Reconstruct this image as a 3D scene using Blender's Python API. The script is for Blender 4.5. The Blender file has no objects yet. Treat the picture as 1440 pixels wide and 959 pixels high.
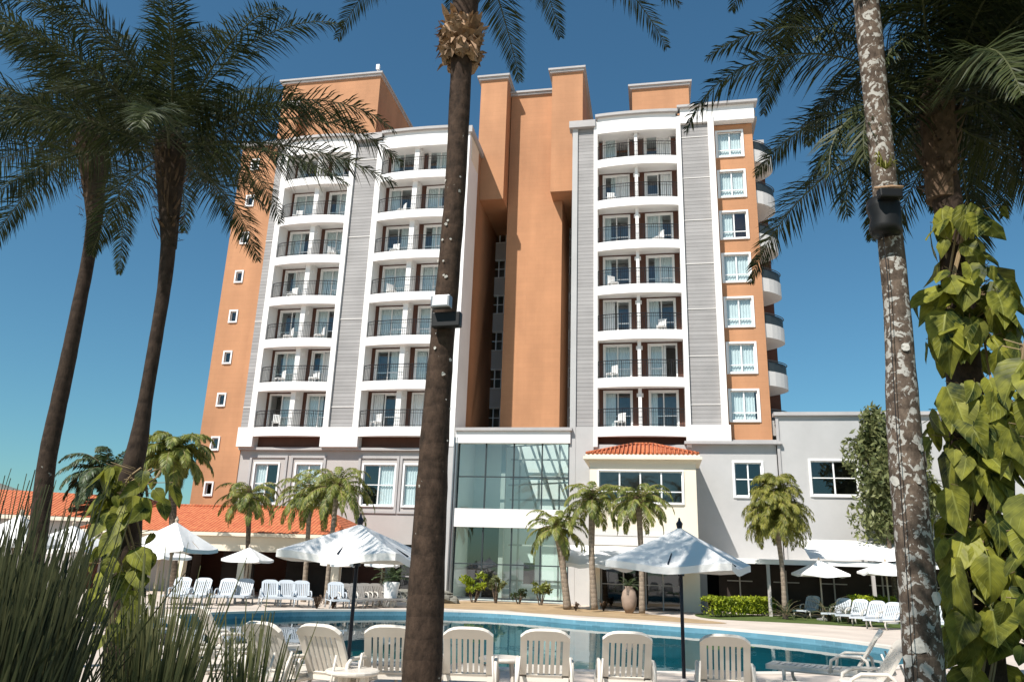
import bpy, math, random
from mathutils import Vector, Matrix
R = random.Random(7)
PI = math.pi
scene = bpy.context.scene
COL = scene.collection
rad = math.radians

# ------------------------------------------------------------------ camera model
F, HC = 1070.0, 1.65
PITCH, ROLL = math.atan(320/1070.), rad(1.9)
cp, sp, cr, sr = math.cos(PITCH), math.sin(PITCH), math.cos(ROLL), math.sin(ROLL)
def ray(px, py):
    x = (px-720)/F; y = (479.5-py)/F
    a = x*cr-y*sr; b = x*sr+y*cr
    return a, cp-b*sp, sp+b*cp
def G(px, py, z=0):
    d = ray(px, py); t = (z-HC)/d[2]
    return Vector((d[0]*t, d[1]*t, z))
def AY(px, py, Y):
    d = ray(px, py); t = Y/d[1]
    return Vector((d[0]*t, Y, HC+d[2]*t))
PSI = rad(11)
def BW(u, y, z):      # building local -> world
    return Vector((u*math.cos(PSI)+y*math.sin(PSI), 42-u*math.sin(PSI)+y*math.cos(PSI), z))

# ------------------------------------------------------------------ mesh builder
class MB:
    def __init__(s): s.v = []; s.f = []; s.smooth = False
    def quad(s, a, b, c, d):
        n = len(s.v); s.v += [tuple(a), tuple(b), tuple(c), tuple(d)]; s.f.append((n, n+1, n+2, n+3)); return s
    def poly(s, pts):
        n = len(s.v); s.v += [tuple(p) for p in pts]; s.f.append(tuple(range(n, n+len(pts)))); return s
    def box(s, x0, x1, y0, y1, z0, z1):
        n = len(s.v)
        s.v += [(x0,y0,z0),(x1,y0,z0),(x1,y1,z0),(x0,y1,z0),(x0,y0,z1),(x1,y0,z1),(x1,y1,z1),(x0,y1,z1)]
        for q in ((0,3,2,1),(4,5,6,7),(0,1,5,4),(1,2,6,5),(2,3,7,6),(3,0,4,7)): s.f.append(tuple(n+i for i in q))
        return s
    def tube(s, pts, radii, sides=6, caps=True):
        pts = [Vector(p) for p in pts]
        if not hasattr(radii, '__len__'): radii = [radii]*len(pts)
        rings = []; prev = None
        for i, p in enumerate(pts):
            t = (pts[min(i+1, len(pts)-1)]-pts[max(i-1, 0)])
            if t.length < 1e-9: t = Vector((0,0,1))
            t.normalize()
            if prev is None: prev = Vector((1,0,0)) if abs(t.x) < .9 else Vector((0,1,0))
            a = (prev - t*prev.dot(t)).normalized(); b = t.cross(a); prev = a
            n = len(s.v); r = radii[i]
            for k in range(sides):
                an = 2*PI*k/sides; s.v.append(tuple(p+a*(r*math.cos(an))+b*(r*math.sin(an))))
            rings.append(n)
        for i in range(len(rings)-1):
            for k in range(sides):
                k2 = (k+1) % sides
                s.f.append((rings[i]+k, rings[i]+k2, rings[i+1]+k2, rings[i+1]+k))
        if caps and sides > 2:
            s.f.append(tuple(rings[0]+k for k in reversed(range(sides)))); s.f.append(tuple(rings[-1]+k for k in range(sides)))
        return s
    def lathe(s, prof, n=16, cx=0, cy=0):
        base = len(s.v)
        for r, z in prof:
            for k in range(n):
                a = 2*PI*k/n; s.v.append((cx+r*math.cos(a), cy+r*math.sin(a), z))
        for i in range(len(prof)-1):
            for k in range(n):
                k2 = (k+1) % n
                s.f.append((base+i*n+k, base+i*n+k2, base+(i+1)*n+k2, base+(i+1)*n+k))
        s.f.append(tuple(base+k for k in reversed(range(n)))); s.f.append(tuple(base+(len(prof)-1)*n+k for k in range(n)))
        return s
    def prism(s, poly, z0, z1):     # poly ccw list of (x,y)
        n = len(s.v); m = len(poly)
        s.v += [(x, y, z0) for x, y in poly]+[(x, y, z1) for x, y in poly]
        s.f.append(tuple(n+i for i in reversed(range(m)))); s.f.append(tuple(n+m+i for i in range(m)))
        for i in range(m):
            j = (i+1) % m; s.f.append((n+i, n+j, n+m+j, n+m+i))
        return s
    def blob(s, c, rx, ry, rz, seed=0, amp=.2, n=8, m=6):
        r = random.Random(seed); base = len(s.v)
        for i in range(m+1):
            th = PI*i/m
            for k in range(n):
                ph = 2*PI*k/n; q = 1+amp*(r.random()-.5)*2
                s.v.append((c[0]+rx*q*math.sin(th)*math.cos(ph), c[1]+ry*q*math.sin(th)*math.sin(ph), c[2]+rz*q*math.cos(th)))
        for i in range(m):
            for k in range(n):
                k2 = (k+1) % n; s.f.append((base+i*n+k, base+(i+1)*n+k, base+(i+1)*n+k2, base+i*n+k2))
        return s
    def build(s, name, m, parent=None, smooth=False, bevel=0, loc=None, rz=0):
        me = bpy.data.meshes.new(name); me.from_pydata(s.v, [], s.f); me.update()
        if smooth: me.polygons.foreach_set('use_smooth', [True]*len(me.polygons))
        o = bpy.data.objects.new(name, me); COL.objects.link(o)
        me.materials.append(m)
        if parent is not None: o.parent = parent
        if loc is not None: o.location = loc
        o.rotation_euler.z = rz
        if bevel:
            b = o.modifiers.new('bevel', 'BEVEL'); b.width = bevel; b.segments = 2; b.limit_method = 'ANGLE'
        return o
def openwall(mb, u0, u1, y0, y1, z0, z1, ops):
    xs = sorted({u0, u1, *[max(u0, min(u1, v)) for o in ops for v in o[:2]]})
    zs = sorted({z0, z1, *[max(z0, min(z1, v)) for o in ops for v in o[2:4]]})
    for i in range(len(xs)-1):
        run = None
        for j in range(len(zs)-1):
            mx, mz = (xs[i]+xs[i+1])/2, (zs[j]+zs[j+1])/2
            hole = any(o[0] < mx < o[1] and o[2] < mz < o[3] for o in ops)
            if hole:
                if run is not None: mb.box(xs[i], xs[i+1], y0, y1, run, zs[j]); run = None
            elif run is None: run = zs[j]
        if run is not None: mb.box(xs[i], xs[i+1], y0, y1, run, z1)
def thing(name, label, cat, loc=(0,0,0), rz=0, group=None):
    o = bpy.data.objects.new(name, None); COL.objects.link(o)
    o.location = loc; o.rotation_euler.z = rz; o.empty_display_size = .2
    return tag(o, label, cat, group)
def tag(o, label, cat, group=None, kind=None):
    if label: o['label'] = label
    if cat: o['category'] = cat
    if group: o['group'] = group
    if kind: o['kind'] = kind
    return o
def kids(o): return [c for c in bpy.data.objects if c.parent is o]
def copy_tree(src, loc, rz, label, scale=None):
    r = src.copy(); COL.objects.link(r); r.location = loc; r.rotation_euler.z = rz; r['label'] = label
    if scale: r.scale = scale
    for ch in kids(src):
        c = ch.copy(); COL.objects.link(c); c.parent = r
        for g in kids(ch):
            d = g.copy(); COL.objects.link(d); d.parent = c
    return r

# ------------------------------------------------------------------ materials
def nt(name):
    m = bpy.data.materials.new(name); m.use_nodes = True
    t = m.node_tree; b = t.nodes['Principled BSDF']; return m, t, b
def N(t, typ, **k):
    n = t.nodes.new(typ)
    for a, v in k.items():
        if a.startswith('i_'): n.inputs[a[2:].replace('_', ' ')].default_value = v
        else: setattr(n, a, v)
    return n
def pm(name, col, rough=.8, var=.15, scale=2.0, bump=.15, spec=.3, metal=0, island=0, bdist=.01, sc2=None):
    m, t, b = nt(name); L = t.links
    tc = N(t, 'ShaderNodeTexCoord')
    nz = N(t, 'ShaderNodeTexNoise'); nz.inputs['Scale'].default_value = scale; nz.inputs['Detail'].default_value = 8
    nz.inputs['Roughness'].default_value = .65
    L.new(tc.outputs['Object'], nz.inputs['Vector'])
    mr = N(t, 'ShaderNodeMapRange'); mr.inputs['From Min'].default_value = .3; mr.inputs['From Max'].default_value = .7
    mr.inputs['To Min'].default_value = 1-var; mr.inputs['To Max'].default_value = 1+var
    L.new(nz.outputs['Fac'], mr.inputs['Value'])
    val = mr.outputs[0]
    if island:
        g = N(t, 'ShaderNodeNewGeometry'); m2 = N(t, 'ShaderNodeMapRange')
        m2.inputs['To Min'].default_value = 1-island; m2.inputs['To Max'].default_value = 1+island
        L.new(g.outputs['Random Per Island'], m2.inputs['Value'])
        mu = N(t, 'ShaderNodeMath', operation='MULTIPLY'); L.new(val, mu.inputs[0]); L.new(m2.outputs[0], mu.inputs[1]); val = mu.outputs[0]
    vm = N(t, 'ShaderNodeVectorMath', operation='SCALE'); vm.inputs[0].default_value = col
    L.new(val, vm.inputs['Scale']); L.new(vm.outputs[0], b.inputs['Base Color'])
    b.inputs['Roughness'].default_value = rough; b.inputs['Specular IOR Level'].default_value = spec; b.inputs['Metallic'].default_value = metal
    if bump:
        n2 = N(t, 'ShaderNodeTexNoise'); n2.inputs['Scale'].default_value = sc2 or scale*8; n2.inputs['Detail'].default_value = 5
        L.new(tc.outputs['Object'], n2.inputs['Vector'])
        bp = N(t, 'ShaderNodeBump'); bp.inputs['Strength'].default_value = bump; bp.inputs['Distance'].default_value = bdist
        L.new(n2.outputs['Fac'], bp.inputs['Height']); L.new(bp.outputs[0], b.inputs['Normal'])
    return m
def siding(name, col, pitch, depth=.02, line=.6):
    """horizontal lap boards: line and bump from the height"""
    m, t, b = nt(name); L = t.links
    tc = N(t, 'ShaderNodeTexCoord'); sx = N(t, 'ShaderNodeSeparateXYZ'); L.new(tc.outputs['Object'], sx.inputs[0])
    d = N(t, 'ShaderNodeMath', operation='DIVIDE'); d.inputs[1].default_value = pitch; L.new(sx.outputs['Z'], d.inputs[0])
    fr = N(t, 'ShaderNodeMath', operation='FRACT'); L.new(d.outputs[0], fr.inputs[0])
    fl = N(t, 'ShaderNodeMath', operation='FLOOR'); L.new(d.outputs[0], fl.inputs[0])
    wn = N(t, 'ShaderNodeTexWhiteNoise', noise_dimensions='1D'); L.new(fl.outputs[0], wn.inputs['W'])
    mr = N(t, 'ShaderNodeMapRange'); mr.inputs['To Min'].default_value = .9; mr.inputs['To Max'].default_value = 1.08; L.new(wn.outputs['Value'], mr.inputs['Value'])
    gt = N(t, 'ShaderNodeMath', operation='GREATER_THAN'); gt.inputs[1].default_value = .12; L.new(fr.outputs[0], gt.inputs[0])
    m3 = N(t, 'ShaderNodeMapRange'); m3.inputs['To Min'].default_value = line; L.new(gt.outputs[0], m3.inputs['Value'])
    nz = N(t, 'ShaderNodeTexNoise'); nz.inputs['Scale'].default_value = .7; nz.inputs['Detail'].default_value = 6; L.new(tc.outputs['Object'], nz.inputs['Vector'])
    m4 = N(t, 'ShaderNodeMapRange'); m4.inputs['From Min'].default_value = .3; m4.inputs['From Max'].default_value = .7; m4.inputs['To Min'].default_value = .88; m4.inputs['To Max'].default_value = 1.1; L.new(nz.outputs['Fac'], m4.inputs['Value'])
    a = N(t, 'ShaderNodeMath', operation='MULTIPLY'); L.new(mr.outputs[0], a.inputs[0]); L.new(m3.outputs[0], a.inputs[1])
    a2 = N(t, 'ShaderNodeMath', operation='MULTIPLY'); L.new(a.outputs[0], a2.inputs[0]); L.new(m4.outputs[0], a2.inputs[1])
    vm = N(t, 'ShaderNodeVectorMath', operation='SCALE'); vm.inputs[0].default_value = col
    L.new(a2.outputs[0], vm.inputs['Scale']); L.new(vm.outputs[0], b.inputs['Base Color'])
    bp = N(t, 'ShaderNodeBump'); bp.inputs['Strength'].default_value = .8; bp.inputs['Distance'].default_value = depth; bp.invert = True
    L.new(fr.outputs[0], bp.inputs['Height']); L.new(bp.outputs[0], b.inputs['Normal'])
    b.inputs['Roughness'].default_value = .75; return m
def block(name, col, w, h, mortar, vary):
    m, t, b = nt(name); L = t.links
    tc = N(t, 'ShaderNodeTexCoord'); sx = N(t, 'ShaderNodeSeparateXYZ'); L.new(tc.outputs['Object'], sx.inputs[0])
    ad = N(t, 'ShaderNodeMath', operation='ADD'); L.new(sx.outputs['X'], ad.inputs[0]); L.new(sx.outputs['Y'], ad.inputs[1])
    cx = N(t, 'ShaderNodeCombineXYZ'); L.new(ad.outputs[0], cx.inputs[0]); L.new(sx.outputs['Z'], cx.inputs[1])
    br = N(t, 'ShaderNodeTexBrick'); br.inputs['Scale'].default_value = 1; br.inputs['Brick Width'].default_value = w; br.inputs['Row Height'].default_value = h
    br.inputs['Mortar Size'].default_value = .012; br.inputs['Mortar Smooth'].default_value = .3
    br.inputs['Color1'].default_value = (*[c*(1-vary) for c in col], 1); br.inputs['Color2'].default_value = (*[c*(1+vary) for c in col], 1)
    br.inputs['Mortar'].default_value = (*[c*mortar for c in col], 1)
    L.new(cx.outputs[0], br.inputs['Vector'])
    nz = N(t, 'ShaderNodeTexNoise'); nz.inputs['Scale'].default_value = .35; nz.inputs['Detail'].default_value = 7; nz.inputs['Roughness'].default_value = .6
    mp = N(t, 'ShaderNodeMapping'); mp.inputs['Scale'].default_value = (1, 1, .6); L.new(tc.outputs['Object'], mp.inputs[0]); L.new(mp.outputs[0], nz.inputs['Vector'])
    m4 = N(t, 'ShaderNodeMapRange'); m4.inputs['From Min'].default_value = .3; m4.inputs['From Max'].default_value = .7; m4.inputs['To Min'].default_value = .86; m4.inputs['To Max'].default_value = 1.1; L.new(nz.outputs['Fac'], m4.inputs['Value'])
    n5 = N(t, 'ShaderNodeTexNoise'); n5.inputs['Scale'].default_value = 1; n5.inputs['Detail'].default_value = 6; mp5 = N(t, 'ShaderNodeMapping'); mp5.inputs['Scale'].default_value = (.9, .9, .07)
    L.new(tc.outputs['Object'], mp5.inputs[0]); L.new(mp5.outputs[0], n5.inputs['Vector'])
    m5 = N(t, 'ShaderNodeMapRange'); m5.inputs['From Min'].default_value = .35; m5.inputs['From Max'].default_value = .65; m5.inputs['To Min'].default_value = .90; m5.inputs['To Max'].default_value = 1.04; L.new(n5.outputs['Fac'], m5.inputs['Value'])
    mm = N(t, 'ShaderNodeMath', operation='MULTIPLY'); L.new(m4.outputs[0], mm.inputs[0]); L.new(m5.outputs[0], mm.inputs[1])
    vm = N(t, 'ShaderNodeVectorMath', operation='SCALE'); L.new(br.outputs['Color'], vm.inputs[0]); L.new(mm.outputs[0], vm.inputs['Scale'])
    L.new(vm.outputs[0], b.inputs['Base Color']); b.inputs['Roughness'].default_value = .8; b.inputs['Specular IOR Level'].default_value = .25
    bp = N(t, 'ShaderNodeBump'); bp.inputs['Strength'].default_value = .25; bp.inputs['Distance'].default_value = .01; bp.invert = True
    L.new(br.outputs['Fac'], bp.inputs['Height']); L.new(bp.outputs[0], b.inputs['Normal']); return m
def schlick(t, f0, nrm=None):
    L = t.links; lw = N(t, 'ShaderNodeLayerWeight'); lw.inputs['Blend'].default_value = .5
    if nrm: L.new(nrm, lw.inputs['Normal'])
    pw = N(t, 'ShaderNodeMath', operation='POWER'); pw.inputs[1].default_value = 5; L.new(lw.outputs['Facing'], pw.inputs[0])
    ma = N(t, 'ShaderNodeMath', operation='MULTIPLY_ADD', use_clamp=True); ma.inputs[1].default_value = 1-f0; ma.inputs[2].default_value = f0; L.new(pw.outputs[0], ma.inputs[0])
    return ma.outputs[0]
def glass(name, tint, refl=.25, rough=.02, wav=0):
    m, t, b = nt(name); L = t.links; out = t.nodes['Material Output']; t.nodes.remove(b)
    tr = N(t, 'ShaderNodeBsdfTransparent'); tr.inputs[0].default_value = (*tint, 1)
    gl = N(t, 'ShaderNodeBsdfGlossy'); gl.inputs['Roughness'].default_value = rough; gl.inputs[0].default_value = (.9,.95,1,1)
    mx = N(t, 'ShaderNodeMixShader'); L.new(schlick(t, .045+refl), mx.inputs[0]); L.new(tr.outputs[0], mx.inputs[1]); L.new(gl.outputs[0], mx.inputs[2])
    tc = N(t, 'ShaderNodeTexCoord'); nz = N(t, 'ShaderNodeTexNoise'); nz.inputs['Scale'].default_value = .8; L.new(tc.outputs['Object'], nz.inputs['Vector'])
    bp = N(t, 'ShaderNodeBump'); bp.inputs['Strength'].default_value = .15; bp.inputs['Distance'].default_value = .02+wav
    L.new(nz.outputs['Fac'], bp.inputs['Height']); L.new(bp.outputs[0], gl.inputs['Normal'])
    L.new(mx.outputs[0], out.inputs['Surface']); return m
def leaf(name, c1, c2, trans=.35, rough=.45, spec=.4, pos_scale=2.5):
    """leaf blades: colour differs from leaf to leaf and across the crown, some light passes through"""
    m, t, b = nt(name); L = t.links; out = t.nodes['Material Output']
    g = N(t, 'ShaderNodeNewGeometry')
    tc = N(t, 'ShaderNodeTexCoord'); nz = N(t, 'ShaderNodeTexNoise'); nz.inputs['Scale'].default_value = pos_scale; L.new(tc.outputs['Object'], nz.inputs['Vector'])
    ad = N(t, 'ShaderNodeMath', operation='MULTIPLY_ADD'); ad.inputs[1].default_value = .7; L.new(g.outputs['Random Per Island'], ad.inputs[0])
    m1 = N(t, 'ShaderNodeMapRange'); m1.inputs['From Min'].default_value = .35; m1.inputs['From Max'].default_value = .65; m1.inputs['To Min'].default_value = -.2; m1.inputs['To Max'].default_value = .5
    L.new(nz.outputs['Fac'], m1.inputs['Value']); L.new(m1.outputs[0], ad.inputs[2])
    mx = N(t, 'ShaderNodeMix', data_type='RGBA'); mx.inputs['A'].default_value = (*c1, 1); mx.inputs['B'].default_value = (*c2, 1); mx.clamp_factor = True
    L.new(ad.outputs[0], mx.inputs['Factor']); L.new(mx.outputs['Result'], b.inputs['Base Color'])
    b.inputs['Roughness'].default_value = rough; b.inputs['Specular IOR Level'].default_value = spec
    tl = N(t, 'ShaderNodeBsdfTranslucent'); L.new(mx.outputs['Result'], tl.inputs[0])
    ms = N(t, 'ShaderNodeMixShader'); ms.inputs[0].default_value = trans
    L.new(b.outputs[0], ms.inputs[1]); L.new(tl.outputs[0], ms.inputs[2]); L.new(ms.outputs[0], out.inputs['Surface']); return m
def bark(name, col, light, patch, patch_scale, ring=9.0, thr=.6, ptcol=(.5,.48,.42), rings=.5):
    m, t, b = nt(name); L = t.links
    tc = N(t, 'ShaderNodeTexCoord')
    nz = N(t, 'ShaderNodeTexNoise'); nz.inputs['Scale'].default_value = 14; nz.inputs['Detail'].default_value = 9; nz.inputs['Roughness'].default_value = .7
    mp = N(t, 'ShaderNodeMapping'); mp.inputs['Scale'].default_value = (1, 1, .6); L.new(tc.outputs['Object'], mp.inputs[0]); L.new(mp.outputs[0], nz.inputs['Vector'])
    cr_ = N(t, 'ShaderNodeValToRGB'); cr_.color_ramp.elements[0].position = .33; cr_.color_ramp.elements[1].position = .7
    cr_.color_ramp.elements[0].color = (*col, 1); cr_.color_ramp.elements[1].color = (*light, 1); L.new(nz.outputs['Fac'], cr_.inputs[0])
    # rings
    wv = N(t, 'ShaderNodeTexWave', bands_direction='Z', wave_profile='SAW'); wv.inputs['Scale'].default_value = ring/6; wv.inputs['Distortion'].default_value = 2.2
    wv.inputs['Detail'].default_value = 3; wv.inputs['Detail Scale'].default_value = 3; L.new(tc.outputs['Object'], wv.inputs['Vector'])
    m0 = N(t, 'ShaderNodeMapRange'); m0.inputs['To Min'].default_value = 1-rings*.6; m0.inputs['To Max'].default_value = 1.1; L.new(wv.outputs['Fac'], m0.inputs['Value'])
    vm = N(t, 'ShaderNodeVectorMath', operation='SCALE'); L.new(cr_.outputs[0], vm.inputs[0]); L.new(m0.outputs[0], vm.inputs['Scale'])
    # lichen
    n3 = N(t, 'ShaderNodeTexNoise'); n3.inputs['Scale'].default_value = patch_scale; n3.inputs['Detail'].default_value = 6; n3.inputs['Roughness'].default_value = .6; n3.inputs['Distortion'].default_value = .6
    L.new(tc.outputs['Object'], n3.inputs['Vector'])
    r2 = N(t, 'ShaderNodeValToRGB'); r2.color_ramp.elements[0].position = thr; r2.color_ramp.elements[1].position = thr+.03; L.new(n3.outputs['Fac'], r2.inputs[0])
    mu = N(t, 'ShaderNodeMath', operation='MULTIPLY'); mu.inputs[1].default_value = patch; L.new(r2.outputs[0], mu.inputs[0])
    mx = N(t, 'ShaderNodeMix', data_type='RGBA'); mx.inputs['B'].default_value = (*ptcol, 1); L.new(mu.outputs[0], mx.inputs['Factor']); L.new(vm.outputs[0], mx.inputs['A'])
    L.new(mx.outputs['Result'], b.inputs['Base Color']); b.inputs['Roughness'].default_value = .9; b.inputs['Specular IOR Level'].default_value = .2
    ad = N(t, 'ShaderNodeMath', operation='ADD'); L.new(nz.outputs['Fac'], ad.inputs[0]); L.new(wv.outputs['Fac'], ad.inputs[1])
    bp = N(t, 'ShaderNodeBump'); bp.inputs['Strength'].default_value = .7; bp.inputs['Distance'].default_value = .02
    L.new(ad.outputs[0], bp.inputs['Height']); L.new(bp.outputs[0], b.inputs['Normal']); return m
def roof_tile(name):
    m, t, b = nt(name); L = t.links
    tc = N(t, 'ShaderNodeTexCoord')
    wv = N(t, 'ShaderNodeTexWave', bands_direction='X'); wv.inputs['Scale'].default_value = 1.6; wv.inputs['Distortion'].default_value = .3; L.new(tc.outputs['Object'], wv.inputs['Vector'])
    w2 = N(t, 'ShaderNodeTexWave', bands_direction='Z', wave_profile='SAW'); w2.inputs['Scale'].default_value = 2.0; w2.inputs['Distortion'].default_value = .6; L.new(tc.outputs['Object'], w2.inputs['Vector'])
    nz = N(t, 'ShaderNodeTexNoise'); nz.inputs['Scale'].default_value = 5; nz.inputs['Detail'].default_value = 8; L.new(tc.outputs['Object'], nz.inputs['Vector'])
    c = N(t, 'ShaderNodeValToRGB'); c.color_ramp.elements[0].position = .3; c.color_ramp.elements[1].position = .75
    c.color_ramp.elements[0].color = (.40, .085, .03, 1); c.color_ramp.elements[1].color = (.62, .20, .08, 1); L.new(nz.outputs['Fac'], c.inputs[0])
    a = N(t, 'ShaderNodeMath', operation='MULTIPLY_ADD'); a.inputs[1].default_value = .35; a.inputs[2].default_value = .72; L.new(wv.outputs['Fac'], a.inputs[0])
    vm = N(t, 'ShaderNodeVectorMath', operation='SCALE'); L.new(c.outputs[0], vm.inputs[0]); L.new(a.outputs[0], vm.inputs['Scale']); L.new(vm.outputs[0], b.inputs['Base Color'])
    ad = N(t, 'ShaderNodeMath', operation='ADD'); L.new(wv.outputs['Fac'], ad.inputs[0]); L.new(w2.outputs['Fac'], ad.inputs[1])
    bp = N(t, 'ShaderNodeBump'); bp.inputs['Strength'].default_value = .9; bp.inputs['Distance'].default_value = .05; L.new(ad.outputs[0], bp.inputs['Height']); L.new(bp.outputs[0], b.inputs['Normal'])
    b.inputs['Roughness'].default_value = .8; return m

M = {}
M['orange'] = block('orange painted block', (.465,.23,.118), 1.1, .3, .94, .02)
M['greysid'] = siding('grey lap boards', (.285,.27,.262), .22, .025, .72)
M['white'] = pm('white paint', (.78,.755,.73), .6, .05, .6, .05, sc2=30)
M['warmwhite'] = pm('cream paint', (.74,.65,.52), .7, .06, .5, .05, sc2=30)
M['grey'] = pm('pale grey render', (.43,.42,.41), .85, .07, .5, .1, sc2=25)
M['greyL'] = pm('beige grey render', (.43,.395,.37), .85, .07, .5, .1, sc2=25)
M['cornice'] = pm('grey cornice', (.40,.38,.37), .8, .1, 1, .05)
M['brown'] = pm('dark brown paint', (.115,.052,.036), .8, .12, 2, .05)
M['ceil'] = pm('balcony soffit', (.62,.59,.56), .8, .05, 1, 0)
M['frame'] = pm('white window frame', (.80,.79,.77), .45, .03, 2, 0)
M['room'] = pm('room interior', (.16,.15,.14), .9, .3, 1.2, 0)
M['curtain'] = pm('white curtain', (.74,.76,.76), .9, .08, 3, 0)
M['pane'] = glass('window glass', (.80,.87,.87), .05)
M['lobbyglass'] = glass('lobby glass', (.78,.91,.88), .08)
M['dkglass'] = glass('dark glazing', (.2,.24,.24), .05)
M['rail'] = pm('dark iron', (.03,.028,.03), .5, .1, 2, 0, metal=.3)
M['mull'] = pm('dark mullion', (.03,.04,.045), .5, .1, 2, 0)
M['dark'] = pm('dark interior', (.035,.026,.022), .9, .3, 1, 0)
M['tile'] = roof_tile('clay roof tiles')
M['deck'] = pm('pool deck concrete', (.54,.46,.39), .85, .16, .5, .2, sc2=20)
M['coping'] = pm('pool coping', (.66,.59,.52), .7, .06, .8, .1)
M['soil'] = pm('sandy soil', (.36,.25,.14), .95, .25, 1.2, .5, sc2=12)
M['grass'] = pm('lawn', (.07,.10,.02), .95, .35, 3, .6, sc2=40)
M['plastic'] = pm('white resin', (.66,.61,.54), .35, .06, 3, .03)
M['greyplastic'] = pm('grey mesh fabric', (.24,.22,.20), .7, .1, 6, .05)
M['bluestrap'] = pm('pale blue grey resin', (.50,.53,.56), .45, .08, 3, .03)
M['canvas'] = pm('white canvas', (.84,.82,.79), .85, .04, 1.5, .25, sc2=3, bdist=.03)
M['pole'] = pm('dark pole', (.012,.016,.028), .35, .1, 3, 0)
M['woodpole'] = pm('light wooden pole', (.42,.34,.26), .6, .15, 4, .05)
M['metal'] = pm('grey metal', (.3,.3,.3), .35, .1, 3, 0, metal=.8)
M['rock'] = pm('grey rock', (.20,.19,.16), .9, .3, 3, .7)
M['clay'] = pm('clay jar', (.30,.22,.17), .8, .15, 4, .2)
M['black'] = pm('black housing', (.008,.008,.008), .5, .1, 3, 0)
M['tank'] = pm('hill scrub', (.15,.15,.13), 1, .3, .02, 0)
M['fib'] = pm('dead palm fibre', (.075,.048,.03), .95, .45, 9, .8, island=.5, sc2=40)
M['fiblight'] = pm('tan leaf base', (.30,.19,.115), .85, .3, 9, .6, island=.45, sc2=30)
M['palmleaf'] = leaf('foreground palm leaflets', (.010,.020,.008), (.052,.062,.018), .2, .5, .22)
M['midleaf'] = leaf('garden palm leaflets', (.07,.105,.02), (.33,.34,.08), .4, .45, .4)
M['darkleaf'] = leaf('dark palm leaflets', (.02,.04,.015), (.08,.11,.04), .25, .45, .4)
M['bushpalm'] = leaf('yellow green palm leaflets', (.10,.12,.02), (.36,.34,.07), .4, .5, .3)
M['treeleaf'] = leaf('olive tree leaves', (.06,.08,.025), (.26,.27,.11), .3, .5, .3)
M['pothos'] = leaf('variegated vine leaves', (.02,.036,.007), (.30,.30,.042), .38, .5, .25, 9.0)
M['reed'] = leaf('reed stems', (.018,.025,.008), (.115,.115,.045), .15, .5, .35, 1.5)  # shade of the left-hand clumps is put into this darker colour
M['reedsunlit'] = leaf('sunlit reed stems', (.07,.08,.025), (.32,.31,.14), .25, .5, .35, 1.5)  # same reeds in sun, the light put into the brighter colour
M['hedge'] = leaf('hedge leaves', (.10,.16,.01), (.42,.46,.03), .3, .5, .3, 1.2)
M['stem'] = pm('vine stem', (.28,.20,.11), .8, .2, 5, .1)
M['barkdark'] = bark('ringed palm bark', (.024,.016,.012), (.072,.048,.034), .8, 5.5, 10, .70, rings=.25)
M['barkmid'] = bark('centre palm bark', (.026,.017,.012), (.092,.058,.04), .85, 7, 12, .69, rings=.22)
M['barklichen'] = bark('lichen covered palm bark', (.045,.032,.024), (.19,.14,.105), .9, 15, 10, .535, (.44,.42,.38), rings=.3)
M['barkpale'] = bark('pale slim palm bark', (.20,.15,.11), (.38,.31,.24), .3, 6, 10, .66)
M['bark'] = bark('grey palm bark', (.07,.05,.035), (.20,.15,.11), .3, 6, 14, .66)
def vein_leaf(m):
    t = m.node_tree; L = t.links; b = t.nodes['Principled BSDF']
    at = N(t, 'ShaderNodeAttribute', attribute_name='blade'); sp_ = N(t, 'ShaderNodeSeparateColor'); L.new(at.outputs['Color'], sp_.inputs[0])
    a = N(t, 'ShaderNodeMath', operation='MULTIPLY_ADD'); a.inputs[1].default_value = -.35; L.new(sp_.outputs[0], a.inputs[0]); L.new(sp_.outputs[1], a.inputs[2])
    f = N(t, 'ShaderNodeMath', operation='MULTIPLY'); f.inputs[1].default_value = 44; L.new(a.outputs[0], f.inputs[0])
    c = N(t, 'ShaderNodeMath', operation='COSINE'); L.new(f.outputs[0], c.inputs[0])
    p = N(t, 'ShaderNodeMapRange'); p.inputs['From Min'].default_value = .8; p.inputs['From Max'].default_value = 1; p.inputs['To Max'].default_value = .5; L.new(c.outputs[0], p.inputs['Value'])
    q = N(t, 'ShaderNodeMapRange'); q.inputs['From Min'].default_value = .09; q.inputs['From Max'].default_value = .02; L.new(sp_.outputs[0], q.inputs['Value'])
    mx = N(t, 'ShaderNodeMath', operation='MAXIMUM'); L.new(p.outputs[0], mx.inputs[0]); L.new(q.outputs[0], mx.inputs[1])
    src = b.inputs['Base Color'].links[0].from_socket
    mm = N(t, 'ShaderNodeMix', data_type='RGBA'); mm.inputs['B'].default_value = (.42,.44,.12,1)
    h = N(t, 'ShaderNodeMath', operation='MULTIPLY'); h.inputs[1].default_value = .45; L.new(mx.outputs[0], h.inputs[0]); L.new(h.outputs[0], mm.inputs['Factor']); L.new(src, mm.inputs['A'])
    L.new(mm.outputs['Result'], b.inputs['Base Color'])
    for n in t.nodes:
        if n.type == 'BSDF_TRANSLUCENT': L.new(mm.outputs['Result'], n.inputs[0])
    bp = N(t, 'ShaderNodeBump'); bp.inputs['Strength'].default_value = .5; bp.inputs['Distance'].default_value = .01; bp.invert = True; L.new(mx.outputs[0], bp.inputs['Height']); L.new(bp.outputs[0], b.inputs['Normal'])
vein_leaf(M['pothos'])
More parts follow.
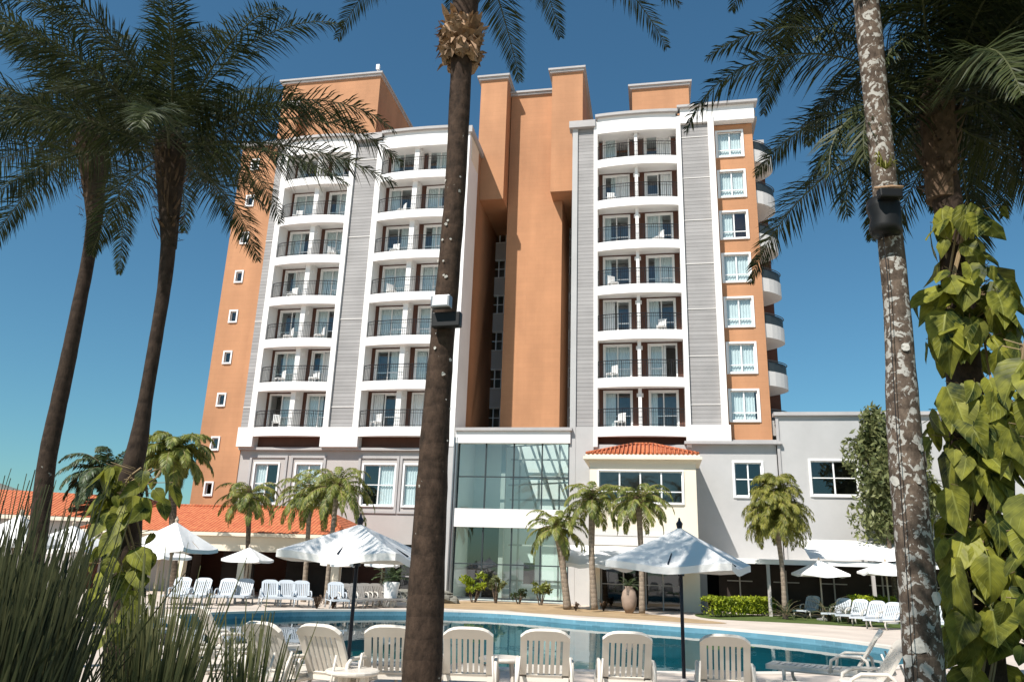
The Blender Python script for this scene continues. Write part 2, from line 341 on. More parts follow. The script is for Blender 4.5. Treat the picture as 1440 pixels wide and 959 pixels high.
# water
def water():
    m, t, b = nt('pool water'); L = t.links; out = t.nodes['Material Output']; t.nodes.remove(b)
    tr = N(t, 'ShaderNodeBsdfTransparent'); tr.inputs[0].default_value = (.20,.66,.68,1)
    gl = N(t, 'ShaderNodeBsdfGlossy'); gl.inputs['Roughness'].default_value = .015
    tc = N(t, 'ShaderNodeTexCoord'); mp = N(t, 'ShaderNodeMapping'); mp.inputs['Scale'].default_value = (1,.55,1); L.new(tc.outputs['Object'], mp.inputs[0])
    n1 = N(t, 'ShaderNodeTexNoise'); n1.inputs['Scale'].default_value = 1.6; n1.inputs['Detail'].default_value = 3; L.new(mp.outputs[0], n1.inputs['Vector'])
    bp = N(t, 'ShaderNodeBump'); bp.inputs['Strength'].default_value = .35; bp.inputs['Distance'].default_value = .012; L.new(n1.outputs['Fac'], bp.inputs['Height'])
    L.new(bp.outputs[0], gl.inputs['Normal'])
    mx = N(t, 'ShaderNodeMixShader'); L.new(schlick(t, .025, bp.outputs[0]), mx.inputs[0]); L.new(tr.outputs[0], mx.inputs[1]); L.new(gl.outputs[0], mx.inputs[2])
    L.new(mx.outputs[0], out.inputs['Surface']); return m
M['water'] = water()
M['pooltile'] = block('pool mosaic', (.12,.26,.33), .15, .15, 1.15, .10)
M['poolfloor'] = pm('pool floor', (.03,.23,.24), .6, .15, .8, 0)

# ------------------------------------------------------------------ world, sun, camera
SUN_H = Vector((-.711, -.881)).normalized(); SUN_EL = rad(49.5)
sun_dir = Vector((SUN_H.x*math.cos(SUN_EL), SUN_H.y*math.cos(SUN_EL), math.sin(SUN_EL)))
w = bpy.data.worlds.new('World'); scene.world = w; w.use_nodes = True
t = w.node_tree; bg = t.nodes['Background']
sky = t.nodes.new('ShaderNodeTexSky'); sky.sky_type = 'NISHITA'; sky.sun_disc = False
sky.sun_elevation = SUN_EL; sky.sun_rotation = math.atan2(SUN_H.x, SUN_H.y)
sky.air_density = 1.2; sky.dust_density = .35; sky.ozone_density = 3; sky.altitude = 0
tint = t.nodes.new('ShaderNodeMix'); tint.data_type = 'RGBA'; tint.blend_type = 'MULTIPLY'; tint.inputs['Factor'].default_value = 1
tint.inputs['B'].default_value = (.56, .93, 1.0, 1)
t.links.new(sky.outputs[0], tint.inputs['A']); t.links.new(tint.outputs['Result'], bg.inputs[0]); bg.inputs[1].default_value = .067
sl = bpy.data.lights.new('sun', 'SUN'); sl.energy = 4.4; sl.angle = rad(.5); sl.color = (1, .955, .89)
so = bpy.data.objects.new('sun', sl); COL.objects.link(so); so.rotation_euler = sun_dir.to_track_quat('Z', 'Y').to_euler(); so.location = sun_dir*60
cam = bpy.data.cameras.new('camera'); cam.sensor_width = 36; cam.lens = F/1440*36; cam.clip_end = 6000; cam.clip_start = .05
co = bpy.data.objects.new('camera', cam); COL.objects.link(co)
cu = Vector((0, -sp, cp)); wr = Vector((1,0,0)); rt = wr*cr+cu*sr; up = -wr*sr+cu*cr; fw = Vector((0, cp, sp))
co.matrix_world = Matrix(((rt.x, up.x, -fw.x, 0), (rt.y, up.y, -fw.y, 0), (rt.z, up.z, -fw.z, HC), (0,0,0,1)))
scene.camera = co
vs = scene.view_settings; vs.view_transform = 'Standard'; vs.look = 'None'; vs.gamma = 1; vs.exposure = .62; vs.use_curve_mapping = False

# ------------------------------------------------------------------ ground, pool
def spline(pts, n=8):
    out = []; m = len(pts)
    for i in range(m):
        p0, p1, p2, p3 = (Vector(pts[(i+j-1) % m]) for j in range(4))
        for k in range(n):
            t = k/n
            out.append(.5*((2*p1)+(p2-p0)*t+(2*p0-5*p1+4*p2-p3)*t*t+(3*p1-3*p2*1-p0+p3)*t**3))
    return [(v.x, v.y) for v in out]
pool_pts = [(-9.6,24.5),(-8.0,27.6),(-6.0,29.6),(-3.2,31.3),(-.8,31.6),(1.2,30.6),(2.6,29.2),(5.0,27.9),(7.2,26.3),(9.3,23.6),(10.1,20.6),(8.9,17.6),(6.6,15.6),(3.6,14.5),(0,14.2),(-3.6,14.4),(-6.8,16.0),(-9.0,19.8)]
pool = spline(pool_pts, 6)[::-1]      # ccw
area = sum(pool[i][0]*pool[(i+1)%len(pool)][1]-pool[(i+1)%len(pool)][0]*pool[i][1] for i in range(len(pool)))
if area < 0: pool = pool[::-1]
cxp = sum(p[0] for p in pool)/len(pool); cyp = sum(p[1] for p in pool)/len(pool)
def offset(poly, d):
    out = []; m = len(poly)
    for i in range(m):
        a, b = Vector(poly[i-1]), Vector(poly[(i+1) % m]); tt = (b-a).normalized(); out.append((poly[i][0]+tt.y*d, poly[i][1]-tt.x*d))
    return out
g = MB(); m = len(pool)
# deck sheet with the pool cut out: coping, then rings out to the horizon
ring0 = offset(pool, .32); big = []
for x, y in ring0:
    a = math.atan2(y-cyp, x-cxp); big.append((cxp+math.cos(a)*34, cyp+math.sin(a)*34))
far = [(cxp+(x-cxp)*90, cyp+(y-cyp)*90) for x, y in big]
for A, B in ((ring0, big), (big, far)):
    for i in range(m):
        j = (i+1) % m; g.quad((*A[i],0), (*A[j],0), (*B[j],0), (*B[i],0))
for f in range(len(g.f)): pass
tag(g.build('ground', M['deck']), None, None, kind='structure')
c = MB()
for i in range(m):
    j = (i+1) % m
    c.quad((*pool[i],.03), (*ring0[i],.03), (*ring0[j],.03), (*pool[j],.03))
    c.quad((*ring0[i],.03), (*ring0[i],-.05), (*ring0[j],-.05), (*ring0[j],.03))
    c.quad((*pool[i],-.04), (*pool[i],.03), (*pool[j],.03), (*pool[j],-.04))
tag(c.build('pool_coping', M['coping']), None, None, kind='structure')
c = MB()
for i in range(m):
    j = (i+1) % m; c.quad((*pool[i],-1.4), (*pool[i],-.04), (*pool[j],-.04), (*pool[j],-1.4))
tag(c.build('pool_wall', M['pooltile']), None, None, kind='structure')
c = MB(); c.poly([(x, y, -1.4) for x, y in pool]); tag(c.build('pool_floor', M['poolfloor']), None, None, kind='structure')
c = MB(); c.poly([(x, y, -.20) for x, y in pool]); tag(c.build('water', M['water']), None, None, kind='structure')
# soil beds and lawn
def patch(name, pts, mat, z=.006):
    c = MB(); c.poly([(x, y, z) for x, y in spline(pts, 5)]); return tag(c.build(name, mat), None, None, kind='structure')
patch('soil_bed', [(.6,32.6),(3.0,31.2),(5.8,29.6),(7.0,28.9),(8.2,29.6),(7.0,32.5),(5.0,36.0),(2.0,37.0),(0,35.5)], M['soil'])
patch('planting_bed', [(-2.6,33.6),(.2,33.4),(2.6,33.8),(3.5,36.5),(3.0,40.5),(-1.5,41.4),(-3.0,38)], M['soil'], .010)
patch('lawn', [(8.2,32.2),(11.5,31.0),(15.0,29.6),(26,27),(30,33),(18,36.0),(12.5,36.6),(9.0,36.4)], M['grass'])
patch('garden_bed', [(-9,-6),(-1.0,-6),(-.9,5.5),(-1.3,7.2),(-4,8.5),(-9,12.5),(-13,14)], M['grass'])
patch('garden_border', [(1.4,-6),(12,-6),(12,8.4),(5.5,7.6),(2.6,6.9),(1.5,4)], M['grass'])
# hill far left
h = MB(); n = 40; pr = []
for i in range(n+1):
    x = -1000+i*26; z = 96*math.exp(-((x+760)/330)**2)+6*math.sin(i*.9)+3*math.sin(i*2.3); pr.append((x, max(z, 1)))
for i in range(n):
    for (ya, fa), (yb, fb) in (((760,0),(860,.75)),((860,.75),(930,1)),((930,1),(1200,.2))):
        h.quad((pr[i][0], ya, pr[i][1]*fa-2), (pr[i+1][0], ya, pr[i+1][1]*fa-2), (pr[i+1][0], yb, pr[i+1][1]*fb-2), (pr[i][0], yb, pr[i][1]*fb-2))
tag(h.build('hill', M['tank'], smooth=True), None, None, kind='structure')

# ------------------------------------------------------------------ hotel
hotel = thing('hotel_building', 'orange, grey and white hotel tower with stacked balconies and a glass lobby', 'hotel', BW(0,0,0), -PSI)
def part(mb, name, mat, parent=hotel, smooth=False, bevel=0): return mb.build(name, M[mat], parent, smooth, bevel)
FL = [9.18+2.71*k for k in range(7)]
TOP = 28.45
def curve(u0, u1, n=14, b=.27, b0=.14):
    return [(u0+(u1-u0)*i/n, -(b0+b*(math.sin(PI*i/n))**.75)) for i in range(n+1)]
def door(u0, u1, t, h, y, seed, parent=hotel, transom=.8):
    r = random.Random(seed)
    f = MB(); e = .09
    f.box(u0, u0+e, y-.05, y+.1, t, t+h); f.box(u1-e, u1, y-.05, y+.1, t, t+h); f.box(u0+e, u1-e, y-.05, y+.1, t+h-e, t+h)
    mid = (u0+u1)/2
    # two sliding leaves
    opened = r.random() < .22; side = r.random() < .5
    def leafl(a, b, yy):
        f.box(a, a+.05, yy, yy+.04, t, t+h-e); f.box(b-.05, b, yy, yy+.04, t, t+h-e)
        f.box(a+.05, b-.05, yy, yy+.04, t+h-e-.06, t+h-e); f.box(a+.05, b-.05, yy, yy+.04, t, t+.08)
        if transom: f.box(a+.05, b-.05, yy, yy+.04, t+transom, t+transom+.045)
    spans = []
    if opened:
        a, b = ((mid-.03, u1-e) if side else (u0+e, mid+.03)); leafl(a, b, y+.05); leafl(a+.04, b-.02, y-.0); spans = [(a, b)]
    else:
        leafl(u0+e, mid+.02, y+.05); leafl(mid-.02, u1-e, y-.0); spans = [(u0+e, mid), (mid, u1-e)]
    fo = f.build('balcony_door', M['frame'], parent)
    p = MB()
    for a, b in spans: p.quad((a+.05, y+.03, t+.08), (b-.05, y+.03, t+.08), (b-.05, y+.03, t+h-e-.06), (a+.05, y+.03, t+h-e-.06))
    p.build('pane', M['pane'], fo)
    cv = MB(); zz0, zz1 = t+.05, t+h-.05
    cover = r.choice([(0,.42),(0,.5),(.5,1),(.58,1),(0,1),(0,.62),(.3,1),(0,.3)])
    def sheet(a, b):
        n = max(4, int((b-a)/.04)); pts = [(a+(b-a)*i/n, y+.17+.03*math.sin(i*1.9+seed)) for i in range(n+1)]
        for i in range(n): cv.quad((*pts[i], zz0), (*pts[i+1], zz0), (*pts[i+1], zz1), (*pts[i], zz1))
    W_ = u1-u0
    sheet(u0+W_*cover[0], u0+W_*cover[1])
    cv.build('curtain', M['curtain'], fo, smooth=True)
    return fo
def window(u0, u1, z0, z1, y, seed, parent=hotel, name='window', curtain=True, transom=.26, mull=1, panemat='pane', sur=.11):
    f = MB()
    f.box(u0-sur, u0, y-.06, y+.02, z0-sur, z1+sur); f.box(u1, u1+sur, y-.06, y+.02, z0-sur, z1+sur)
    f.box(u0, u1, y-.06, y+.02, z1, z1+sur); f.box(u0, u1, y-.09, y+.02, z0-sur, z0)
    e = .05; yy = y+.06
    f.box(u0, u0+e, yy, yy+.05, z0, z1); f.box(u1-e, u1, yy, yy+.05, z0, z1); f.box(u0+e, u1-e, yy, yy+.05, z0, z0+e); f.box(u0+e, u1-e, yy, yy+.05, z1-e, z1)
    for i in range(mull):
        xm = u0+(u1-u0)*(i+1)/(mull+1); f.box(xm-.035, xm+.035, yy-.012, yy+.05, z0+e, z1-e)
    if transom:
        zt = z0+(z1-z0)*transom; f.box(u0+e, u1-e, yy-.006, yy+.044, zt-.025, zt+.025)
    fo = f.build(name, M['frame'], parent)
    p = MB(); p.quad((u0+e, yy+.03, z0+e), (u1-e, yy+.03, z0+e), (u1-e, yy+.03, z1-e), (u0+e, yy+.03, z1-e)); p.build('pane', M[panemat], fo)
    if curtain:
        r = random.Random(seed); cv = MB(); cover = r.choice([(0,1),(0,1),(0,.46),(.5,1),(0,.9)])
        a, b = u0+(u1-u0)*cover[0], u0+(u1-u0)*cover[1]; n = max(4, int((b-a)/.04))
        pts = [(a+(b-a)*i/n, yy+.12+.025*math.sin(i*1.7+seed)) for i in range(n+1)]
        for i in range(n): cv.quad((*pts[i], z0), (*pts[i+1], z0), (*pts[i+1], z1), (*pts[i], z1))
        cv.build('curtain', M['curtain'], fo, smooth=True)
    return fo
DH = 2.27
def bay(u0, u1, doors, div, seed, fin_lamp=True):
    bw = MB(); ops = [(a, b, t, t+DH) for a, b in doors for t in FL]
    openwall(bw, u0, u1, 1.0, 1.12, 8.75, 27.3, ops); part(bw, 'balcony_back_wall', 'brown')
    inn = MB(); inn.box(u0, u1, 2.3, 2.4, 8.75, 27.3)
    inn.box(div[0]-.02, div[1]+.02, 1.12, 2.3, 8.75, 27.3); part(inn, 'room_wall', 'room')
    cur = curve(u0, u1)
    for k, t in enumerate(FL):
        s = MB(); s.box(u0, u1, .06, 2.3, t-.34, t-.005)
        s.prism(cur+[(u1, .06), (u0, .06)], t-.53, t)
        part(s, 'balcony_slab', 'white')
        rl = MB(); ci = [(x, y+.07) for x, y in cur[0:]]; ci = [(u0+.03, 0.0)]+ci[0:-1][1:]+[(u1-.03, 0.0)]
        rl.tube([(x, y, t+.98) for x, y in ci], .022, 4); rl.tube([(x, y, t+.1) for x, y in ci], .014, 4); rl.tube([(x, y, t+.80) for x, y in ci], .012, 4)
        for i in range(len(ci)-1):
            a, b = Vector(ci[i]), Vector(ci[i+1])
            for q in range(3):
                p = a.lerp(b, q/3); rr = .020 if (q == 0 and i % 4 == 0) else .0085
                rl.tube([(p.x, p.y, t), (p.x, p.y, t+.98)], rr, 4, False)
        part(rl, 'balcony_railing', 'rail')
        d = MB(); d.box(div[0], div[1], -.02, .999, t+.001, t+2.71-.345)
        for sx in (div[0]-.09, div[1]):
            d.box(sx, sx+.09, .3, .42, t+1.75, t+1.95)
        part(d, 'balcony_divider', 'white')
        for i, (a, b) in enumerate(doors): door(a, b, t+.002, DH-.002, 1.0, seed*100+k*7+i)
    cur = curve(u0, u1, b=.14); s = MB(); s.prism(cur+[(u1, .02), (u0, .02)], 27.25, TOP-.12); s.box(u0, u1, .02, 2.3, 27.45, 28.0); part(s, 'roof_fascia', 'white')
    c2 = curve(u0-.12, u1+.12, b=.14, b0=.34); s = MB(); s.prism(c2+[(u1+.12, .3), (u0-.12, .3)], TOP-.12, TOP+.06); part(s, 'roof_cornice', 'cornice')

def balcony_chair(label, u, y, z, rz):
    p_ = BW(u, y, z); t_ = thing('balcony_chair', label, 'chair', p_, rz-PSI, 'white chairs on the balconies')
    b = MB(); b.box(-.24,.24,-.24,.24,.38,.42); b.build('seat', M['frame'], t_)
    b = MB()
    for i in range(5): b.box(-.22+i*.092,-.22+i*.092+.07,.22,.25,.44,.86)
    b.box(-.24,.24,.215,.255,.86,.92); b.build('backrest', M['frame'], t_)
    for sx in (-.21,.21):
        for sy in (-.21,.21): b = MB(); b.box(sx-.02,sx+.02,sy-.02,sy+.02,0,.38); b.build('leg', M['frame'], t_)
    return t_
ORD = ('lowest','second','third','fourth','fifth','sixth','top')
ch0 = None
for (u_, nm_, fl_) in ((-14.3,'outer left stack, left door',(0,1,2,3,5)),(-11.9,'outer left stack, right door',(1,2,4)),(-7.8,'inner left stack, left door',(0,3,4,5)),(5.9,'right-hand stack, left door',(0,1,3,5)),(8.4,'right-hand stack, right door',(2,4))):
    for k_ in fl_:
        lb_ = 'white chair on the %s balcony of the %s' % (ORD[k_], nm_)
        if ch0 is None: ch0 = balcony_chair(lb_, u_, .45, FL[k_]+.002, .4)
        else: copy_tree(ch0, BW(u_+R.uniform(-.3,.3), .45, FL[k_]+.002), R.uniform(-.9,.9)-PSI, lb_)
# left wing
def col(u0, u1, z0, z1, y0=-.15, y1=2.3, mat='white', name='column'):
    b = MB(); b.box(u0, u1, y0, y1, z0, z1); return part(b, name, mat)
bay(-15.4, -11.03, [(-15.2,-13.6),(-12.75,-11.15)], (-13.32,-13.02), 1)
bay(-8.85, -3.45, [(-8.6,-6.95),(-6.1,-4.45)], (-6.72,-6.42), 2)
col(-15.75, -15.4, 8.1, 28.1); col(-11.03, -10.7, 8.1, 28.1); col(-9.2, -8.85, 8.1, 28.1); col(-3.45, -3.1, 8.1, 28.1)
for u0, u1 in ((-16.3,-15.75),(-10.7,-9.2)):
    b = MB(); b.box(u0, u1, 0, 2.3, 9.2, 28.0); part(b, 'siding_panel', 'greysid')
    for k in range(0, 7, 2): b = MB(); b.box(u0+.001, u1-.001, -.03, .0, FL[k]+1.2, FL[k]+1.26); part(b, 'siding_joint', 'ceil')
for q_ in ((-16.35, -15.35, -.18, .5, 8.05, 9.19), (-11.1, -8.8, -.18, .5, 8.05, 9.19)): b = MB(); b.box(*q_); part(b, 'base_band', 'white')
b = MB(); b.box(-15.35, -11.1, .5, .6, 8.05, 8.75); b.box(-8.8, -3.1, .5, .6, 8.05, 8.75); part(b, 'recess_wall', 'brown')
b = MB(); b.box(-16.3, -3.1, 2.4, 14, 8.0, 28.0); part(b, 'orange_wall', 'orange')
b = MB(); b.box(-3.45, -3.1, 2.3, 3.0, 8.05, 28.0); part(b, 'wing_side_wall', 'orange')
b = MB(); b.box(-3.12, -3.075, .35, 2.2, 26.4, 28.1); part(b, 'side_parapet_panel', 'warmwhite')
b = MB()
b.box(-16.5, -15.45, -.3, .3, 28.0, TOP); b.box(-10.95, -8.95, -.3, .3, 28.0, TOP); b.box(-3.4, -2.95, -.3, .3, 28.0, TOP); b.box(-16.5,-2.95,.3,3,28.0,TOP-.03)
b.box(-3.3,-2.95,3,14,28.0,TOP-.03); part(b, 'parapet', 'cornice')
# orange end block on the left
ow = [(-18.22,-17.80, 8.25+2.68*k-.30, 8.25+2.68*k+.38) for k in range(-1, 8)]
b = MB(); openwall(b, -19.1, -16.3, .3, .5, 0, 28.4, ow); b.box(-19.1, -16.3, 1.2, 12, 0, 28.4); b.box(-19.1,-18.95,.5,1.2,0,28.4); b.box(-16.45,-16.3,.5,1.2,0,28.4); part(b, 'end_wall', 'orange')
for i, o in enumerate(ow): window(*o, .3, 300+i, name='small_window', curtain=False, transom=0, mull=0, sur=.09)
b = MB(); b.box(-19.3, -16.4, .1, 12, 28.4, 28.65); part(b, 'end_cornice', 'cornice')
# penthouses
def pent(u0, u1, y0, y1, z0, z1, name='penthouse', notch=None):
    b = MB(); b.box(u0, u1, y0, y1, z0, z1); o = part(b, name, 'orange')
    c_ = MB(); c_.box(u0-.25, u1+.2, y0-.25, y1+.2, z1, z1+.14); c_.box(u0-.15, u1+.1, y0-.15, y1+.1, z1-.16, z1-.001); part(c_, 'roof_cornice', 'cornice')
    return o
pent(-18.9, -11.25, 4, 16, 28, 36.1)
pent(-18.3, -17.0, 3.2, 4, 28, 33.6, 'chimney_block')
m_ = MB(); m_.tube([(-11.6, 4.2, 36.2), (-11.6, 4.2, 37.0)], .03, 5); m_.box(-11.72, -11.48, 4.1, 4.3, 36.7, 37.1); part(m_, 'antenna', 'frame')
pent(6.95, 10.7, 4, 9, 28, 33.2)
# central stair tower and its two overhanging shafts
pent(-1.45, 2.25, 4.4, 13, 8.2, 33.7, 'stair_tower')
pent(-3.35, -1.5, 3.0, 13, 24.9, 34.2, 'lift_shaft')
pent(1.62, 3.7, 3.0, 13, 25.2, 34.3, 'lift_shaft')
b = MB(); cw = []
for k in range(7):
    z = 10.75+2.71*k; cw += [(-3.3,-2.35, z, z+1.35), (2.3,3.2, z, z+1.35)]
openwall(b, -3.1-.4, -1.45, 8.6, 8.8, 8.0, 30, [c_ for c_ in cw if c_[0] < 0]); openwall(b, 2.25, 4.2, 8.6, 8.8, 8.0, 30, [c_ for c_ in cw if c_[0] > 0])
part(b, 'court_wall', 'greyL')
for i, o in enumerate(cw): window(*o, 8.6, 400+i, name='court_window', transom=.5, curtain=False, sur=.03)
b = MB(); b.box(-3.45, -3.1, 3.0, 8.6, 8.05, 28.0); part(b, 'court_side_wall', 'orange')
b = MB(); b.box(-3.5, 4.2, 9.6, 9.8, 8, 30); part(b, 'court_room_wall', 'room')
# right wing
b = MB(); b.box(3.72, 4.7, 0, 14, 0, 27.75); part(b, 'siding_panel', 'greysid')
b = MB(); b.box(3.40, 3.72, -.1, 14, 0, 27.75); b.box(3.72,4.7,-.08,0,0,9.2); part(b, 'corner_pilaster', 'grey')
col(4.7, 4.92, 8.1, 28.1); col(9.62, 9.88, 8.1, 28.1); col(11.46, 11.8, 8.4, 27.9, -.28)
bay(4.92, 9.62, [(5.16,6.8),(7.68,9.32)], (7.13,7.31), 3)
b = MB(); b.box(9.88, 11.46, 0, 2.3, 9.2, 27.8); part(b, 'siding_panel', 'greysid')
for k in range(0, 7, 1): b = MB(); b.box(9.881, 11.459, -.03, .0, FL[k]+1.2, FL[k]+1.25); part(b, 'siding_joint', 'ceil')
for q_ in ((9.7, 11.9, -.32, .5, 8.4, 9.25), (9.88, 14.15, -.2, .3, 27.55, 28.55)): b = MB(); b.box(*q_); part(b, 'white_band', 'white')
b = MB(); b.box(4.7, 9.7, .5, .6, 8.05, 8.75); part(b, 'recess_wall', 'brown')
b = MB(); b.box(3.2, 4.8, -.3, .4, 27.75, 28.2); b.box(9.7, 11.5, -.4, .3, 28.55, TOP+.25); b.box(11.3, 14.35, -.45, .3, 28.55, TOP+.25); b.box(3.2,14.3,.3,3,28.2,TOP-.02); part(b, 'parapet', 'cornice')
b = MB(); b.box(4.7, 11.8, 2.4, 14, 8.0, 28.0); part(b, 'orange_wall', 'orange')
rw = [(12.02,13.42, 9.62+2.64*k, 11.22+2.64*k) for k in range(7)]
b = MB(); openwall(b, 11.8, 14.05, .35, .55, 8.5, 27.55, rw); b.box(11.8, 14.05, 1.5, 14, 8.5, 28); b.box(13.9,14.05,.55,1.5,8.5,28); part(b, 'orange_wall', 'orange')
for i, o in enumerate(rw): window(*o, .35, 510+i)
b = MB(); b.box(9.5, 14.4, -.35, .6, 8.25, 8.4); b.box(9.9,14.2,-.1,.6,8.4,8.5); part(b, 'podium_cornice', 'cornice')
# curved side balconies on the right end
b = MB(); b.box(14.05, 15.0, 3.6, 12, 8.5, 27.9); part(b, 'end_wall', 'orange')
b = MB(); b.box(14.05, 15.15, 3.3, 12.1, 27.9, 28.15); b.box(14.05,14.4,.5,3.3,27.9,28.1); part(b, 'end_cornice', 'cornice')
b = MB(); b.box(14.05, 15.1, 3.5, 3.6, 8.5, 26.6); part(b, 'end_back_wall', 'brown')
for k, t in enumerate(FL):
    arc = [(14.05+1.25*math.sin(PI*i/12)**.8, .45+3.0*(i/12)) for i in range(13)]
    s = MB(); s.prism(arc, t-.35, t+.45); part(s, 'curved_balcony', 'ceil')
    s = MB(); s.tube([(x, y, t+1.05) for x, y in arc], .03, 4)
    a2 = [(x-.04, y) for x, y in arc]
    for i in range(12): s.quad((*a2[i], t+.45), (*a2[i+1], t+.45), (*a2[i+1], t+1.0), (*a2[i], t+1.0))
    part(s, 'side_railing', 'mull')
# left podium
pw = [(-15.2,-13.75,4.85,7.1),(-12.6,-11.1,4.85,7.1),(-8.45,-6.6,4.85,7.1),(-6.0,-4.15,4.85,7.1)]
gops = [(-16,-13.2,0,2.75),(-12.7,-10.1,0,2.75),(-9.6,-7.0,0,2.75),(-6.5,-4.0,0,2.75)]
b = MB(); openwall(b, -16.3, -3.6, .35, .55, 0, 7.9, pw+gops); b.box(-16.3,-3.1,2.6,14,0,8.04); b.box(-16.3,-3.6,.55,2.6,3.0,3.2); b.box(-16.3,-3.6,.55,2.6,7.7,7.9); part(b, 'podium_wall', 'greyL')
b = MB(); b.box(-16.3, -3.6, 2.5, 2.6, 0, 7.7); part(b, 'room_wall', 'room')
for i, o in enumerate(pw): window(*o, .35, 600+i, name='tall_window', transom=.5, sur=.1)
b = MB(); b.box(-16.35, -3.5, .12, .6, 7.9, 8.05)
for (a, c_) in ((-15.6,-13.2),(-13.0,-10.8),(-8.8,-6.35),(-6.3,-3.9)): 
    b.box(a, a+.14, .27, .35, 4.4, 7.6); b.box(c_-.14, c_, .27, .35, 4.4, 7.6); b.box(a+.14, c_-.14, .27, .35, 7.46, 7.6); b.box(a+.14, c_-.14, .27, .35, 4.4, 4.52)
part(b, 'podium_cornice', 'cornice')
for i, (a, c_, z0, z1) in enumerate(gops):
    f = MB(); f.box(a, a+.06, .4, .46, 0, z1); f.box(c_-.06, c_, .4, .46, 0, z1); f.box((a+c_)/2-.03, (a+c_)/2+.03, .4, .46, 0, z1); f.box(a, c_, .39, .45, 1.05, 1.1); f.box(a, c_, .39, .45, 2.2, 2.26)
    fo = part(f, 'ground_glazing', 'cornice'); p = MB(); p.quad((a,.43,0),(c_,.43,0),(c_,.43,z1),(a,.43,z1)); p.build('pane', M['dkglass'], fo)
b = MB(); b.box(-3.6, -2.95, -.12, .6, 0, 9.1); part(b, 'corner_pilaster', 'grey')
b = MB(); b.tube([(-2.88,-.2,0),(-2.88,-.2,8.6)], .06, 8); b.tube([(-3.02,-.2,0),(-3.02,-.2,8.6)], .05, 8); part(b, 'downpipe', 'metal')
# lobby
for q_ in ((-2.95, 3.45, -.25, .3, 8.28, 8.95), (-2.82, 3.40, -.25, .25, 3.75, 4.72)): b = MB(); b.box(*q_); part(b, 'lobby_band', 'white')
b = MB(); b.box(-3.0, 3.55, -.4, .35, 8.95, 9.12); b.box(-3.0,-.4,.35,4.4,8.95,9.12); b.box(3.3,3.55,.35,4.4,8.95,9.12); part(b, 'lobby_roof', 'cornice')
b = MB()
for x in (.5, 1.4, 2.3): b.box(x-.05, x+.05, .35, 4.4, 8.98, 9.1)
for y in (1.3, 2.6): b.box(-.4, 3.3, y, y+.08, 8.99, 9.09)
sk = part(b, 'skylight', 'white'); b = MB(); b.quad((-.4,.35,9.05),(3.3,.35,9.05),(3.3,4.4,9.05),(-.4,4.4,9.05)); b.build('pane', M['pane'], sk)
mu = MB()
for x in (-2.78, -1.24, .33, 1.90, 3.36):
    for z0, z1 in ((0.15, 3.75), (4.72, 8.28)): mu.box(x-.035, x+.035, -.06, .04, z0, z1)
for z in (1.85, 6.45): mu.box(-2.8, 3.4, -.05, .03, z-.03, z+.03)
mu.box(-2.8, 3.4, -.07, .05, .1, .18); fo = part(mu, 'lobby_mullion', 'mull')
p = MB()
for z0, z1 in ((.15,3.75),(4.72,8.28)): p.quad((-2.8,0,z0),(3.38,0,z0),(3.38,0,z1),(-2.8,0,z1))
p.build('pane', M['lobbyglass'], fo)
b = MB(); b.box(-2.95, 3.4, 4.1, 4.3, 0, 8.9); b.box(-2.95,-2.85,.3,4.1,0,8.9); b.box(3.38,3.41,.3,4.1,0,8.9); b.box(-2.9,3.4,.1,4.1,-.02,.03); b.box(-2.85,-.3,.9,4.1,4.1,4.6); part(b, 'lobby_wall', 'white')
b = MB()   # steel lattice and columns inside
b.box(-.55,-.3,.9,1.2,0,8.9); b.box(.2,.3,2.4,2.5,0,8.9); b.box(2.5,2.6,2.4,2.5,0,8.9)
for z in (1.0,2.9,5.4,6.6,7.7): b.box(-.3, 3.3, 2.4, 2.5, z, z+.09)
for x in (.3, 1.3, 2.3):
    b.tube([(x, 1.2, 8.8), (x+1.0, 2.6, 4.8)], .07, 4)
b.tube([(-.3,1.1,8.3),(3.2,1.1,8.5)], .06, 4); b.tube([(-.3,1.9,6.2),(3.2,1.9,6.4)], .05, 4)
part(b, 'lobby_frame', 'greyL')
b = MB(); b.box(-2.8,-1.0,3.2,3.4,0,3.9); b.box(.75,1.35,1.6,1.7,.9,2.0); part(b, 'lobby_panel', 'dark')
# podium right
gop = [(12.0,13.35,5.62,7.32),(10.4,13.8,0,2.4)]
b = MB(); openwall(b, 4.7, 14.15, .02, .3, 0, 8.25, gop+[(5.0,9.7,0,4.0)]); b.box(4.7, 14.15, 2.2, 14, 0, 8.25); b.box(4.7,14.15,.3,2.2,2.6,2.8); part(b, 'podium_wall', 'grey')
b = MB(); b.box(9.7, 14.1, 2.1, 2.2, 0, 8.2); part(b, 'room_wall', 'dark')
window(*gop[0], .02, 700, transom=.5, curtain=False)
# cream block
b = MB(); cops = [(5.2,9.25,4.92,6.45),(5.25,9.05,0,2.45)]
openwall(b, 4.75, 9.9, -3.0, -2.8, 0, 7.0, cops); b.box(4.75,4.95,-2.8,0,0,7.0); b.box(9.7,9.9,-2.8,0,2.4,7.0); b.box(9.55,9.9,-2.8,-2.45,0,2.4); b.box(4.95,9.7,-2.8,0,3.3,3.5); part(b, 'cream_wall', 'warmwhite')
b = MB(); b.box(4.72, 9.2, -3.06, -3.0, 3.35, 3.6); b.box(4.95,9.1,-3.03,-3.0,2.9,3.35); part(b, 'wall_band', 'ceil')
b = MB(); b.box(4.95, 9.7, -1.0, -.9, 3.5, 7); part(b, 'room_wall', 'room')
b = MB(); b.box(4.95, 9.7, -.5, -.4, 0, 3.3); part(b, 'ground_room_wall', 'dark')
window(5.2, 9.25, 4.92, 6.45, -3.0, 710, transom=.36, mull=3, curtain=False, sur=.06)
